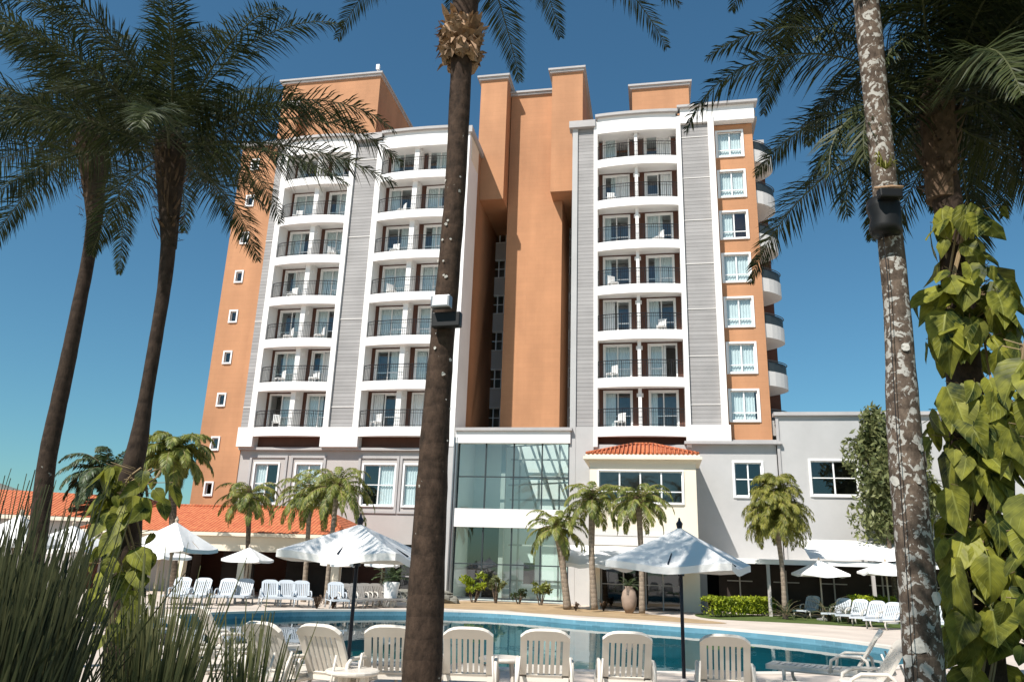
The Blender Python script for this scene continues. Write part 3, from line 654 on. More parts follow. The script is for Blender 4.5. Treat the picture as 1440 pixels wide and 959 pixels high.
b = MB(); b.box(4.45, 10.2, -3.35, 0, 7.0, 7.14); b.box(4.55,10.1,-3.22,0,7.14,7.26); b.box(4.7,9.95,-3.06,0,6.86,7.0); part(b, 'eave_cornice', 'warmwhite')
b = MB(); A_ = (4.6,-3.2,7.27); B_ = (10.05,-3.2,7.27); C_ = (10.05,0.0,7.27); D_ = (4.6,0.0,7.27); P1 = (6.9,-1.2,8.05); P2 = (7.8,-1.2,8.05)
b.quad(A_, B_, P2, P1); b.poly([B_, C_, P2]); b.quad(C_, D_, P1, P2); b.poly([D_, A_, P1])
rf = part(b, 'tiled_roof', 'tile')
rt_ = MB(); nn = 26          # barrel tile ribs
for i in range(nn):
    x = 4.7+(5.25)*i/(nn-1); s_ = min(1, (x-4.6)/2.3, (10.05-x)/2.25)
    rt_.tube([(x,-3.26,7.29),(x+( .0),-3.2+2.0*s_,7.29+.78*s_)], .06, 5)
rt_.tube([(4.6,-3.2,7.3),(6.9,-1.2,8.08)], .09, 6); rt_.tube([(10.05,-3.2,7.3),(7.8,-1.2,8.08)], .09, 6); rt_.tube([(6.9,-1.2,8.08),(7.8,-1.2,8.08)], .09, 6)
rt_.build('ridge_tile', M['tile'], rf, smooth=True)
# ground doors of the cream block
f = MB()
for x in (5.3, 6.35, 7.4, 8.2, 9.0): f.box(x-.03, x+.03, -2.75, -2.7, 0, 2.4)
f.box(5.3, 9.0, -2.76, -2.69, 1.1, 1.14); f.box(5.3, 9.0, -2.76, -2.69, 2.1, 2.14); fo = part(f, 'ground_glazing', 'cornice')
p = MB(); p.quad((5.25,-2.72,0),(9.05,-2.72,0),(9.05,-2.72,2.45),(5.25,-2.72,2.45)); p.build('pane', M['dkglass'], fo)
# white canvas awning over the terrace door
b = MB(); n = 16
for i in range(n):
    a0, a1 = 3.7+6.1*i/n, 3.7+6.1*(i+1)/n
    s0, s1 = .05*math.sin(i*2.1), .05*math.sin((i+1)*2.1)
    b.quad((a0,-5.2,1.98+s0),(a1,-5.2,1.98+s1),(a1,-3.08,2.85),(a0,-3.08,2.85)); b.quad((a0,-5.2,1.80+s0),(a1,-5.2,1.80+s1),(a1,-5.2,1.98+s1),(a0,-5.2,1.98+s0))
b.poly([(3.7,-5.2,1.98),(3.7,-3.08,2.85),(3.7,-3.08,1.98)]); b.poly([(9.8,-5.2,1.98),(9.8,-3.08,1.98),(9.8,-3.08,2.85)])
part(b, 'awning', 'canvas')

# ------------------------------------------------------------------ annex (right)
annex = thing('annex_building', 'low pale grey flat-roofed building with square windows right of the tower', 'building', BW(14.2,0,0), -PSI)
aw = [(1.55,3.75,5.72,7.42),(.2,4.4,0,2.4),(5.0,9.4,0,2.4),(10,14.2,0,2.4)]
b = MB(); openwall(b, 0.02, 17, -.10, .15, 0, 9.75, aw); b.box(0.02, 17, 1.8, 14, 0, 9.7); b.box(.02,17,.15,1.8,2.7,2.9); b.box(.02,17,.15,1.8,9.4,9.6); b.build('wall', M['grey'], annex)
b = MB(); b.box(-.1, 17.1, -.3, .3, 9.75, 9.93); b.box(-.02,.12,-.18,-.1,0,9.75); b.build('cornice', M['cornice'], annex)
b = MB(); b.box(.1, 16.9, 1.7, 1.78, 0, 9.4); b.build('room_wall', M['dark'], annex)
window(*aw[0], -.1, 720, annex, transom=.5, curtain=False)
# restaurant terrace canopy
ter = thing('terrace_canopy', 'white flat pergola with sloping white awning over the dark restaurant terrace on the right', 'pergola', BW(9.95,-4,0), -PSI)
b = MB(); b.box(.9, 14, -.1, .1, 2.22, 2.42); b.box(.9,14,.1,4.0,2.36,2.44); b.build('roof', M['white'], ter)
for x in (2.9, 7.3, 11.5): b = MB(); b.box(x-.07, x+.07, -.06, .08, 0, 2.22); b.build('post', M['greyL'], ter)
b = MB(); n = 24
for i in range(n):
    a0, a1 = 4.7+8.6*i/n, 4.7+8.6*(i+1)/n; s0, s1 = .03*math.sin(i*1.3), .03*math.sin((i+1)*1.3)
    b.quad((a0,-.2,2.50+s0),(a1,-.2,2.50+s1),(a1,2.4,3.45),(a0,2.4,3.45))
b.build('awning', M['canvas'], ter)
b = MB(); b.box(1.0, 14, 3.7, 3.8, 0, 2.36); b.build('back_wall', M['dark'], ter)
for x in (2.0, 4.2, 6.4, 8.6, 10.8): 
    b = MB(); b.box(x-.6, x+.6, 3.62, 3.69, 1.42, 1.47); b.box(x-.03, x+.03, 3.6, 3.69, .2, 2.0); b.build('window_frame', M['greyL'], ter)
# pavilion with tiled roof (left)
pav = thing('tiled_pavilion', 'low restaurant pavilion with an orange tiled hip roof at the foot of the tower', 'building', BW(0,-6,0), -PSI)
b = MB(); z0, z1 = 2.92, 4.35
A_=(-20.5,-.5,z0); B_=(-6.3,-.5,z0); C_=(-6.3,6.0,z0); D_=(-20.5,6.0,z0); P1=(-18.5,2.6,z1); P2=(-9.0,2.6,z1)
b.quad(A_,B_,P2,P1); b.poly([B_,C_,P2]); b.quad(C_,D_,P1,P2); b.poly([D_,A_,P1]); rf = b.build('roof', M['tile'], pav)
b = MB(); b.tube([B_,P2],.09,6); b.tube([P1,P2],.09,6); b.tube([A_,P1],.09,6); b.build('ridge_tile', M['tile'], rf, smooth=True)
b = MB(); b.box(-20.5,-6.2,-.5,-.3,2.74,2.90); b.build('gutter', M['warmwhite'], pav)
b = MB(); b.box(-20.3,-6.4,-.2,.1,2.05,2.74); b.build('fascia', M['warmwhite'], pav)
for x in (-18.6,-15.0,-11.55,-6.95): b = MB(); b.box(x-.28,x+.28,-.2,.12,0,2.05); b.build('column', M['warmwhite'], pav)
b = MB(); b.box(-20.3,-6.5,5.5,5.7,0,2.9); b.box(-20.4,-20.3,0,5.5,0,2.9); b.build('back_wall', M['brown'], pav)
for x in (-17.0,-13.4,-9.8,-8.0): b = MB(); b.box(x-.03,x+.03,2.5,2.56,0,2.0); b.box(x-.9,x+.9,2.5,2.56,1.3,1.34); b.box(x-.9,x+.9,2.6,2.7,0,2.7); b.build('screen', M['dark'], pav)
# far pavilion at the left edge
p0 = AY(-30, 680, 40)
pv2 = thing('long_tiled_house', 'long low house with orange tiled roof at the far left behind the reeds', 'building', (p0.x, 40, 0), rad(6))
b = MB(); zt = AY(0,680,42).z; ze = AY(0,722,40).z
b.quad((-14,0,ze),(11,0,ze),(7.2,3.5,zt-.3),(-14,3.5,zt)); b.poly([(11,0,ze),(11,7,ze),(7.2,3.5,zt-.3)]); b.quad((11,7,ze),(-14,7,ze),(-14,3.5,zt),(7.2,3.5,zt-.3)); b.build('roof', M['tile'], pv2)
b = MB(); b.box(-14,10.6,.3,6.7,0,ze-.05); b.build('wall', M['greyL'], pv2)
b = MB(); b.box(-14,11,-.1,.05,ze-.22,ze-.03); b.build('gutter', M['warmwhite'], pv2)

# ------------------------------------------------------------------ palms
def frond(mb, rmb, base, az, el, L, droop, ll, n=60, wid=.028, plume=.5, seed=0, hang=.25, nseg=14, rr=.018, s0=.10):
    r = random.Random(seed); pts = [Vector(base)]; e = el; tang = []
    h = Vector((math.cos(az), math.sin(az), 0)); tw = r.uniform(-.25, .25)
    for i in range(nseg):
        s = (i+.5)/nseg; e = el-droop*s**1.5
        az2 = az+tw*s; hh = Vector((math.cos(az2), math.sin(az2), 0))
        d = hh*math.cos(e)+Vector((0,0,math.sin(e))); tang.append(d); pts.append(pts[-1]+d*(L/nseg))
    rmb.tube(pts, [rr*(1-.8*i/nseg) for i in range(nseg+1)], 4, False)
    for i in range(n):
        s = s0+(1-s0)*(i+r.random()*.7)/n; q = s*nseg; k = min(int(q), nseg-1); p = pts[k].lerp(pts[k+1], q-k); T = tang[k]
        side = T.cross(Vector((0,0,1)))
        if side.length < .05: side = Vector((math.sin(az), -math.cos(az), 0))
        side.normalize(); upv = side.cross(T).normalized()
        if upv.z < 0: upv = -upv
        le = ll*(math.sin(PI*min(1, .12+.88*s)))**.55*(1.05-.55*s)*r.uniform(.85, 1.1)+.05
        for sg in (-1, 1):
            fwd = .40+.75*s; v = r.uniform(-plume, plume)*(1-.35*s)
            d = (side*sg+T*fwd+upv*v).normalized()
            wv = T.cross(d).normalized().cross(d); wv.normalize()
            wv = (wv+Vector((r.uniform(-.5,.5), r.uniform(-.5,.5), r.uniform(-.5,.5)))).normalized()
            hg = hang*(1+r.uniform(-.3,.5))
            p1 = p+d*le*.5+Vector((0,0,-hg*le*.18)); p2 = p+d*le*.88+Vector((0,0,-hg*le*.75))
            w0 = wid*.55; w1 = wid
            b_ = len(mb.v)
            mb.v += [tuple(p-wv*w0*.5), tuple(p+wv*w0*.5), tuple(p1+wv*w1*.5), tuple(p1-wv*w1*.5), tuple(p2)]
            mb.f.append((b_, b_+1, b_+2, b_+3)); mb.f.append((b_+3, b_+2, b_+4))
def trunk_mesh(pts, radii, sides=14, sub=6, wob=.05, seed=0):
    r = random.Random(seed); P, Q = [], []
    for i in range(len(pts)-1):
        p0 = pts[max(i-1,0)]; p1 = pts[i]; p2 = pts[i+1]; p3 = pts[min(i+2, len(pts)-1)]
        for k in range(sub):
            t = k/sub
            P.append(.5*((2*p1)+(p2-p0)*t+(2*p0-5*p1+4*p2-p3)*t*t+(3*p1-3*p2-p0+p3)*t**3)); Q.append((radii[i]*(1-t)+radii[i+1]*t)*(1+wob*(r.random()-.5)))
    P.append(pts[-1]); Q.append(radii[-1]); mb = MB(); mb.tube(P, Q, sides); return mb
def fibres(mb, c, rad_, h, n, seed, out=1.6, ln=.35, down=.3, w=.05):
    """old leaf bases and torn sheaths round the neck of a palm"""
    r = random.Random(seed)
    for i in range(n):
        a = r.uniform(0, 2*PI); z = r.uniform(-h, 0); b0 = Vector((c[0]+rad_*.75*math.cos(a), c[1]+rad_*.75*math.sin(a), c[2]+z))
        L = ln*r.uniform(.4, 1.1); tip = b0+Vector((math.cos(a)*L*out*.45, math.sin(a)*L*out*.45, L*r.uniform(-down, 1)))
        mid = b0.lerp(tip, .5)+Vector((math.cos(a)*.03, math.sin(a)*.03, .02)); tn = Vector((-math.sin(a), math.cos(a), 0))
        ww = w*r.uniform(.4, 1.4)
        mb.quad(b0-tn*ww, b0+tn*ww, mid+tn*ww*.8, mid-tn*ww*.8); mb.quad(mid-tn*ww*.8, mid+tn*ww*.8, tip+tn*ww*.15, tip-tn*ww*.15)
def palm(name, label, group, tr_px, Y, rpx, crown_px, L, nf, ll, seed, leafmat='palmleaf', barkmat='barkdark', explicit=(), n=60, wid=.028, els=(-.5,1.3), droop=(1.0,1.9),
         plume=.5, hang=.3, fib=40, fibr=1.0, fh=.7, rr=.018, skip=None, cat='palm tree', base_z=0, lift=0, fibmat='fib', tiers=()):
    """tr_px: trunk centre line picked from the picture, all at depth Y; it runs on down to the ground"""
    pts = [AY(px, py, Y) for px, py in tr_px]; dist = [p.y*cp+(p.z-HC)*sp for p in pts]
    radii = [q/2*d/F for q, d in zip(rpx, dist)]
    cen = AY(*crown_px, Y)
    if (cen-pts[-1]).length > .25: pts.append(cen.copy()); radii.append(radii[-1])
    lo = pts[0]; d = (pts[0]-pts[1]); d.z = min(d.z, -.3); k = (lo.z-base_z)/(-d.z) if lo.z > base_z else 0
    ground = Vector((lo.x+d.x*k*.5, lo.y, base_z-.05))
    if lo.z > .1: pts = [ground]+pts; radii = [radii[0]*1.18]+radii
    o0 = Vector((ground.x, ground.y, 0)) if lo.z > .1 else Vector((lo.x, lo.y, 0))
    root = thing(name, label, cat, o0, 0, group)
    tm = trunk_mesh([p-o0 for p in pts], radii, seed=seed); tk = tm.build('trunk', M[barkmat], root, smooth=True)
    c = cen-o0; mb, rm = MB(), MB(); r = random.Random(seed)
    for i in range(nf):
        f = (i+.5)/nf; az = i*2.39996+r.uniform(-.25,.25); el = els[1]+(els[0]-els[1])*f+r.uniform(-.12,.12)
        if skip and skip(az % (2*PI), el): continue
        frond(mb, rm, c+Vector((math.cos(az)*.05, math.sin(az)*.05, -.15*f+lift)), az, el, L*r.uniform(.85,1.08), droop[0]+(droop[1]-droop[0])*(1-f)*r.uniform(.8,1.1), ll, n, wid, plume, seed*1000+i, hang, rr=rr)
    for i, (az, el, L_, dr) in enumerate(explicit):
        frond(mb, rm, c, az, el, L_, dr, ll, int(n*L_/L), wid, plume, seed*1000+500+i, hang, rr=rr)
    for dz, e0, e1, nn_, L_ in tiers:
        for i in range(nn_): frond(mb, rm, c+Vector((0,0,dz)), i*2.4+dz, r.uniform(e0, e1), L_*r.uniform(.8,1.1), r.uniform(1.9,2.5), ll, n, wid, plume, seed*77+int(dz*100)*31+i, hang, rr=rr*.7)
    cw_ = mb.build('crown', M[leafmat], root); rm.build('frond_stem', M['stem' if leafmat != 'palmleaf' else 'darkstem'], cw_)
    if fib:
        fb = MB(); R0 = radii[-1]; ax = (pts[-2]-pts[-1]).normalized()
        for q in range(5): fibres(fb, c+ax*(fh*q*.2), R0*(1+(fibr-1)*(1-q*.2)), fh*.25, int(fib*(.6 if q else 1.0)), seed*10+q, out=.9, ln=.14+L*.07, w=R0*.16, down=.15)
        fb.tube([c-ax*z_ for z_ in (-fh*1.1,-fh*.8,-fh*.5,-fh*.2,.1,.35)], [R0*.98, R0*(1+(fibr-1)*.25), R0*(1+(fibr-1)*.6), R0*fibr, R0*fibr*1.0, R0*.5], 14)
        fb.build('leaf_base', M[fibmat], root)
    return root, tk, o0
M['darkstem'] = pm('dark frond stem', (.07,.075,.03), .6, .2, 5, 0)
FGg = 'tall palms in the foreground garden'
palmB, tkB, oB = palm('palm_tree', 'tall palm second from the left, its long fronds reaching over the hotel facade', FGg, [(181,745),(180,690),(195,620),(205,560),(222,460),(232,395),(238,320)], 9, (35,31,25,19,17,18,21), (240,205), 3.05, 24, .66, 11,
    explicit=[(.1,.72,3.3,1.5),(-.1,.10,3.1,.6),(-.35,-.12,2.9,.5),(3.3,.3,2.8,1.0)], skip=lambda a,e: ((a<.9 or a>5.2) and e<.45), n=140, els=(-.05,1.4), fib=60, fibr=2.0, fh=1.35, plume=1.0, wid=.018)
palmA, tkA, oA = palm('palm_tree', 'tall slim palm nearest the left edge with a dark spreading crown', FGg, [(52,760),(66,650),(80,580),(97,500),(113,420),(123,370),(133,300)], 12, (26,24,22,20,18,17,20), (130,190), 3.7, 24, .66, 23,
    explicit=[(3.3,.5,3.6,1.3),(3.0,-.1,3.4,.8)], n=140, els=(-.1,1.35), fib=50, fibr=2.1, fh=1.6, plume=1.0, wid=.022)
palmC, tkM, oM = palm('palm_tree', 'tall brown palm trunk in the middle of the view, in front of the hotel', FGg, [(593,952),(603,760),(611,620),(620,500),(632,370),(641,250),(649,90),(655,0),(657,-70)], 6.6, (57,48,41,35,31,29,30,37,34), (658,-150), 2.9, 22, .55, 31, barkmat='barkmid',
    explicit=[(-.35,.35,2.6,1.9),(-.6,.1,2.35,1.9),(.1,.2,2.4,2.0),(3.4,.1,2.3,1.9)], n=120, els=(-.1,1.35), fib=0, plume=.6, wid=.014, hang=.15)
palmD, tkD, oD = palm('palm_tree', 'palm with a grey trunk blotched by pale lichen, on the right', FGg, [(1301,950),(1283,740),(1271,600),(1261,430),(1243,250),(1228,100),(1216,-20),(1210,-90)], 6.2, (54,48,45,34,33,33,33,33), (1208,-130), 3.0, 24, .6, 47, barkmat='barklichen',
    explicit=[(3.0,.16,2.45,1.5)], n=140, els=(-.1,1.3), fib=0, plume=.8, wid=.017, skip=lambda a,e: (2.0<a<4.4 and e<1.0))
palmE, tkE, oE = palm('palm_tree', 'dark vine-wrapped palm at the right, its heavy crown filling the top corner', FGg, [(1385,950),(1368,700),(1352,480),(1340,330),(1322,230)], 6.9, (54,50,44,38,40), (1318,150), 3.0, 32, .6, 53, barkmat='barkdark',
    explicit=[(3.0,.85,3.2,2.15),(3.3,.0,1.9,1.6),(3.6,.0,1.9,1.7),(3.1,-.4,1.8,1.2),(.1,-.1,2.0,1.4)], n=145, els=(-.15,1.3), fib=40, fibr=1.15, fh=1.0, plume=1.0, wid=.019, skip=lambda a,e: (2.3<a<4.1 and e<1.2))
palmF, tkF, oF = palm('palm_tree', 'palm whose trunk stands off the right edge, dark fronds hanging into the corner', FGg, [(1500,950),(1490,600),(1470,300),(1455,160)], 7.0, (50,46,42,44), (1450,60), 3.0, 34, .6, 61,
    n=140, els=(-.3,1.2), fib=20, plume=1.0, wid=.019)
# unseen palms, added outside the frame to dapple the foreground with shade
shp = thing('palm_tree', 'unseen palm added outside the left side of the view, shading the reeds and leftmost loungers', 'palm tree', (-9.4, -1.9, 0), 0, FGg)
mbs, rms = MB(), MB()
for i in range(40):
    f = (i+.5)/40; frond(mbs, rms, (0,0,8.6-.2*f), i*2.4, 1.3-1.7*f, 3.1, 1.7, .6, 60, .05, .7, 9000+i, .3)
cws = mbs.build('crown', M['palmleaf'], shp); rms.build('frond_stem', M['darkstem'], cws); trunk_mesh([Vector((.3,0,0)),Vector((.2,0,3)),Vector((.05,0,6)),Vector((0,0,8.6))], [.18,.15,.13,.15]).build('trunk', M['barkmid'], shp, smooth=True)
copy_tree(shp, (-2.0, -.7, 0), 3.0, 'unseen palm added just behind the viewpoint to cast shade')
# ragged tan leaf bases below the crown of the middle palm
c = AY(648, 62, 6.6)-oM; fb = MB(); r = random.Random(5)
fibres(fb, c+Vector((0,0,.20)), .16, .42, 150, 8, out=1.6, ln=.22, down=.8, w=.035)
for i in range(26):
    a = r.uniform(0,2*PI); fb.blob(c+Vector((math.cos(a)*.14, math.sin(a)*.14, r.uniform(-.20,.16))), .075,.075,.09, i, .45)
fb.build('leaf_base', M['fiblight'], palmC)
c = AY(1240, 235, 6.2)-oD

# slim garden palms near the building
def gpalm(label, base_px, mids, top_px, Y, wpx, L, nf, seed, mat='midleaf', bk='barkpale', ll=.42, **k):
    return palm('garden_palm', label, 'small palms by the pool and building', [base_px]+mids+[top_px], Y, [wpx*1.3]+[wpx]*len(mids)+[wpx*1.25], (top_px[0], top_px[1]-6), L, nf, ll, seed, mat, bk,
                n=k.pop('n', 40), wid=k.pop('wid', .045), fib=k.pop('fib', 16), fh=.35, rr=.02, els=k.pop('els', (-.45,1.25)), droop=k.pop('droop', (1.3,2.4)), plume=k.pop('plume', .25), hang=k.pop('hang', .6), **k)
gpalm('bushy feather palm beside the tall orange end wall', (245,835), [(243,730)], (243,640), 34, 10, 2.3, 34, 71, bk='bark', n=50, ll=.6, wid=.07)
gpalm('dark low palm against the sky left of the orange end wall', (160,800), [(156,740)], (152,672), 42, 18, 3.0, 34, 72, 'darkleaf', 'bark', n=50, ll=.75, wid=.09)
gpalm('small palm left of three in front of the tiled pavilion roof', (344,838), [(348,780)], (351,700), 35.5, 6, 1.75, 26, 73, bk='bark', n=36, els=(-.6,1.0), droop=(1.2,2.2))
gpalm('middle palm of three in front of the tiled pavilion roof', (427,840), [(432,770)], (436,700), 34.8, 6, 2.1, 30, 74, n=40)
gpalm('palm nearest the big white parasol, right of three by the pavilion', (458,852), [(464,780)], (474,690), 33.5, 6, 2.2, 30, 75, n=40)
gpalm('palm standing before the right end of the lobby glass', (798,856), [(792,800)], (784,746), 35.6, 9, 1.8, 26, 76, n=40, els=(-.5,1.35))
gpalm('taller palm between the lobby glass and the cream block', (836,857), [(832,780)], (833,706), 34.6, 8, 1.85, 26, 77, n=40, els=(-.6,1.3))
gpalm('palm in front of the cream block window strip', (903,862), [(902,790)], (898,708), 33.2, 7, 1.8, 28, 78, n=40)
gpalm('round bushy yellow-green palm on a thin stem beside the hedge', (1104,862), [(1100,800)], (1092,738), 34, 6, 1.8, 26, 79, 'bushpalm', ll=.42, n=44, els=(.2,1.5), droop=(1.8,2.6), tiers=((-.3,.1,.9,36,1.7),(.35,.2,1.1,40,1.8),(1.0,.4,1.2,34,1.5),(1.5,.8,1.4,20,1.2)), plume=.7, wid=.035)

# broadleaf tree behind the lichened trunk
def leafcloud(mb, c, rx, ry, rz, n, size, seed, clumps=14):
    r = random.Random(seed); cs = []
    for i in range(clumps):
        th, ph = math.acos(r.uniform(-1,1)), r.uniform(0,2*PI); q = r.uniform(.35,.95)
        cs.append((Vector((c[0]+rx*q*math.sin(th)*math.cos(ph), c[1]+ry*q*math.sin(th)*math.sin(ph), c[2]+rz*q*math.cos(th))), r.uniform(.25,.5)))
    for i in range(n):
        cc, q = cs[i % clumps]; d = Vector((r.gauss(0,1), r.gauss(0,1), r.gauss(0,1))).normalized()*(r.random()**.5)
        p = cc+Vector((d.x*rx*q, d.y*ry*q, d.z*rz*q)); a = Vector((r.gauss(0,1), r.gauss(0,1), r.gauss(0,1)+.8)).normalized(); b = a.cross(Vector((r.gauss(0,1), r.gauss(0,1), r.gauss(0,1)))).normalized()
        s = size*r.uniform(.6,1.3); mb.poly([p-a*s, p+b*s*.35, p+a*s, p-b*s*.35])
    return cs
pt = AY(1240, 672, 36); tr = thing('broadleaf_tree', 'airy olive green tree behind the lichened palm trunk', 'tree', (pt.x, pt.y, 0))
fo = MB(); cs = leafcloud(fo, (.2,0,pt.z), 2.5, 1.8, 3.2, 17000, .16, 5, 30); fo.build('crown', M['treeleaf'], tr)
b = MB(); b.tube([(0,0,0),(0.05,0,1.5),(0,0,pt.z-1.5),(0,0,pt.z+1)], [.13,.11,.08,.03], 8)
for cc, q in cs[:14]: b.tube([(0,0,max(1.6, cc.z-1.2)), tuple(cc)], [.04,.012], 5)
b.build('trunk', M['bark'], tr, smooth=True)

# hedges
def hedge(label, a, b_, h, d, n, seed):
    r = random.Random(seed); L_ = (b_-a).length; ang = math.atan2(b_.y-a.y, b_.x-a.x)
    root = thing('box_hedge', label, 'hedge', (a.x, a.y, 0), ang, 'clipped hedges')
    m1 = MB()
    for i in range(n):
        top = r.random() < .5; x = r.uniform(-.1, L_+.1)
        if top: p = Vector((x, r.uniform(0, d), h+r.gauss(0,.04)))
        else: p = Vector((x, r.uniform(-.05,.1) if r.random() < .7 else r.uniform(0,d), r.uniform(.12, h)))
        aa = Vector((r.gauss(0,1), r.gauss(0,1), r.gauss(0,1)+.6)).normalized(); bb = aa.cross(Vector((r.gauss(0,1), r.gauss(0,1), 1))).normalized(); s = .055*r.uniform(.7,1.4)
        m1.poly([p-aa*s, p+bb*s*.6, p+aa*s, p-bb*s*.6])
    m1.build('foliage', M['hedge'], root)
    m2 = MB()
    for i in range(int(L_*7)):
        x = r.uniform(0, L_); y = r.uniform(.1, d-.1); m2.tube([(x,y,0),(x+r.uniform(-.2,.2), y+r.uniform(-.1,.1), h*.9)], [.018,.008], 4)
    m2.build('branches', M['bark'], root)
hedge('long clipped yellow-green hedge by the terrace, left of the thin palm stem', G(1008,868), G(1090,866), .72, .8, 5200, 3)
hedge('short bright clipped hedge behind the right-hand loungers', BW(16.0,-5.5,0), BW(17.6,-5.5,0), .95, .7, 2600, 4)
# cycads and shrubs: low rosettes
def rosette(name, label, cat, loc, L, nf, seed, mat, ll=.16, n=18, group=None, wid=.02, els=(.1,1.3)):
    root = thing(name, label, cat, loc, 0, group); mb, rm = MB(), MB(); r = random.Random(seed)
    for i in range(nf):
        f = (i+.5)/nf; frond(mb, rm, (0,0,.15), i*2.4, els[1]+(els[0]-els[1])*f, L*r.uniform(.8,1.1), 1.2, ll, n, wid, .2, seed*100+i, .1, nseg=7, rr=.008)
    o = mb.build('foliage', M[mat], root); rm.build('stems', M['stem'], root)
    st = MB(); st.tube([(0,0,0),(0,0,.2)], [.09,.07], 8); st.build('trunk', M['bark'], root); return root
rosette('cycad', 'dark cycad behind the first right-hand lounger', 'cycad', BW(13.2,-6.0,0), 1.1, 20, 1, 'darkleaf', group='cycads by the terrace')
rosette('cycad', 'dark cycad under the low white parasol by the restaurant', 'cycad', BW(14.9,-6.0,0), 1.2, 22, 2, 'darkleaf', group='cycads by the terrace')
rosette('cycad', 'cycad beside the short bright hedge', 'cycad', BW(15.6,-6.3,0), .9, 18, 3, 'darkleaf', group='cycads by the terrace')
def shrub(label, loc, h, n, seed, mat='hedge', rx=.5):
    root = thing('garden_shrub', label, 'shrub', loc, 0, 'shrubs before the lobby glass'); mb = MB(); cs = leafcloud(mb, (0,0,h*.72), rx, rx*.8, h*.34, n, .11, seed, 9); mb.build('foliage', M[mat], root)
    b = MB()
    for cc, q in cs[:6]: b.tube([(cc.x*.2, cc.y*.2, 0), tuple(cc)], [.03,.012], 5)
    b.build('stems', M['bark'], root)
shrub('tallest yellow-green shrub before the left part of the lobby glass', BW(-1.0,-2.6,0), 1.5, 700, 1, rx=.65)
shrub('thin brown-green shrub right of the tallest one, at the lobby glass', BW(.1,-2.4,0), 1.3, 420, 2, 'treeleaf', .45)
shrub('green shrub before the right part of the lobby glass', BW(2.3,-2.4,0), 1.1, 420, 3, 'midleaf', .5)
shrub('low dark shrub between the taller lobby shrubs', BW(1.2,-2.2,0), .7, 260, 4, 'darkleaf', .5)
# rock ledge
rk = MB(); r = random.Random(2)
for i in range(9): rk.blob((i*.33-1.2, r.uniform(-.2,.2), .14+.1*(i % 2)), .38, .3, .2, i, .25)
for i in range(5): rk.blob((i*.5-1.0, .1, .45), .45, .25, .12, i+30, .2)
tag(rk.build('rock_ledge', M['rock'], loc=BW(-3.0,-4.6,0), rz=-PSI), 'low heap of grey rocks at the left foot of the lobby', 'rocks')
def dead_leaves(label, loc, seed, s=1.0):
    mb = MB(); r = random.Random(seed)
    for i in range(26):
        a = r.uniform(0,2*PI); L_ = r.uniform(.15,.5)*s; w_ = .05*s; d = Vector((math.cos(a), math.sin(a), 0)); n_ = Vector((-d.y, d.x, 0))*w_
        p1 = d*L_*.4+Vector((0,0,L_*r.uniform(.6,1.2))); p2 = d*L_*.9+Vector((0,0,L_*r.uniform(.3,1.1)))
        mb.quad(-n_*.5, n_*.5, p1+n_, p1-n_); mb.poly([p1-n_, p1+n_, p2])
    tag(mb.build('bromeliad', M['fib'], loc=loc), label, 'plant', 'brown plants round the palm feet')
dead_leaves('small brown bromeliad at the foot of the palm before the lobby', G(796,858)+Vector((.4,-.3,0)), 1, .7)
dead_leaves('large brown bromeliad at the foot of the taller palm', G(838,858)+Vector((.3,-.3,0)), 2, 1.0)
dead_leaves('brown bromeliad left of the slim pavilion palm', G(448,855)+Vector((0,-.3,0)), 3, .9)
dead_leaves('brown bromeliad right of the slim pavilion palm', G(470,855)+Vector((0,-.3,0)), 4, .9)
# clay jar and white urn
j = thing('clay_jar', 'tall clay jar beside the palm in front of the cream block', 'jar', G(885,862)); b = MB(); b.lathe([(.16,0),(.30,.3),(.34,.62),(.27,.9),(.16,1.02),(.2,1.1)], 16); b.build('body', M['clay'], j, smooth=True)
mb, rm = MB(), MB()
for i in range(12): frond(mb, rm, (0,0,1.05), i*2.4, 1.3-i*.09, .7, 1.3, .14, 16, .03, .2, i, .2, nseg=6, rr=.01)
mb.build('plant', M['darkleaf'], j)
j = thing('white_urn', 'white urn planter at the far pool edge left of the middle trunk', 'urn', G(548,853)); b = MB(); b.lathe([(.24,.0),(.26,.05),(.27,.35),(.32,.75),(.36,.92),(.33,.98),(.28,.98)], 18); b.build('body', M['white'], j, smooth=True)
mb, rm = MB(), MB()
for i in range(16): frond(mb, rm, (0,0,.95), i*2.4, 1.4-i*.06, 1.0, 1.4, .2, 18, .04, .3, i+40, .3, nseg=6, rr=.01)
mb.build('plant', M['darkleaf'], j)

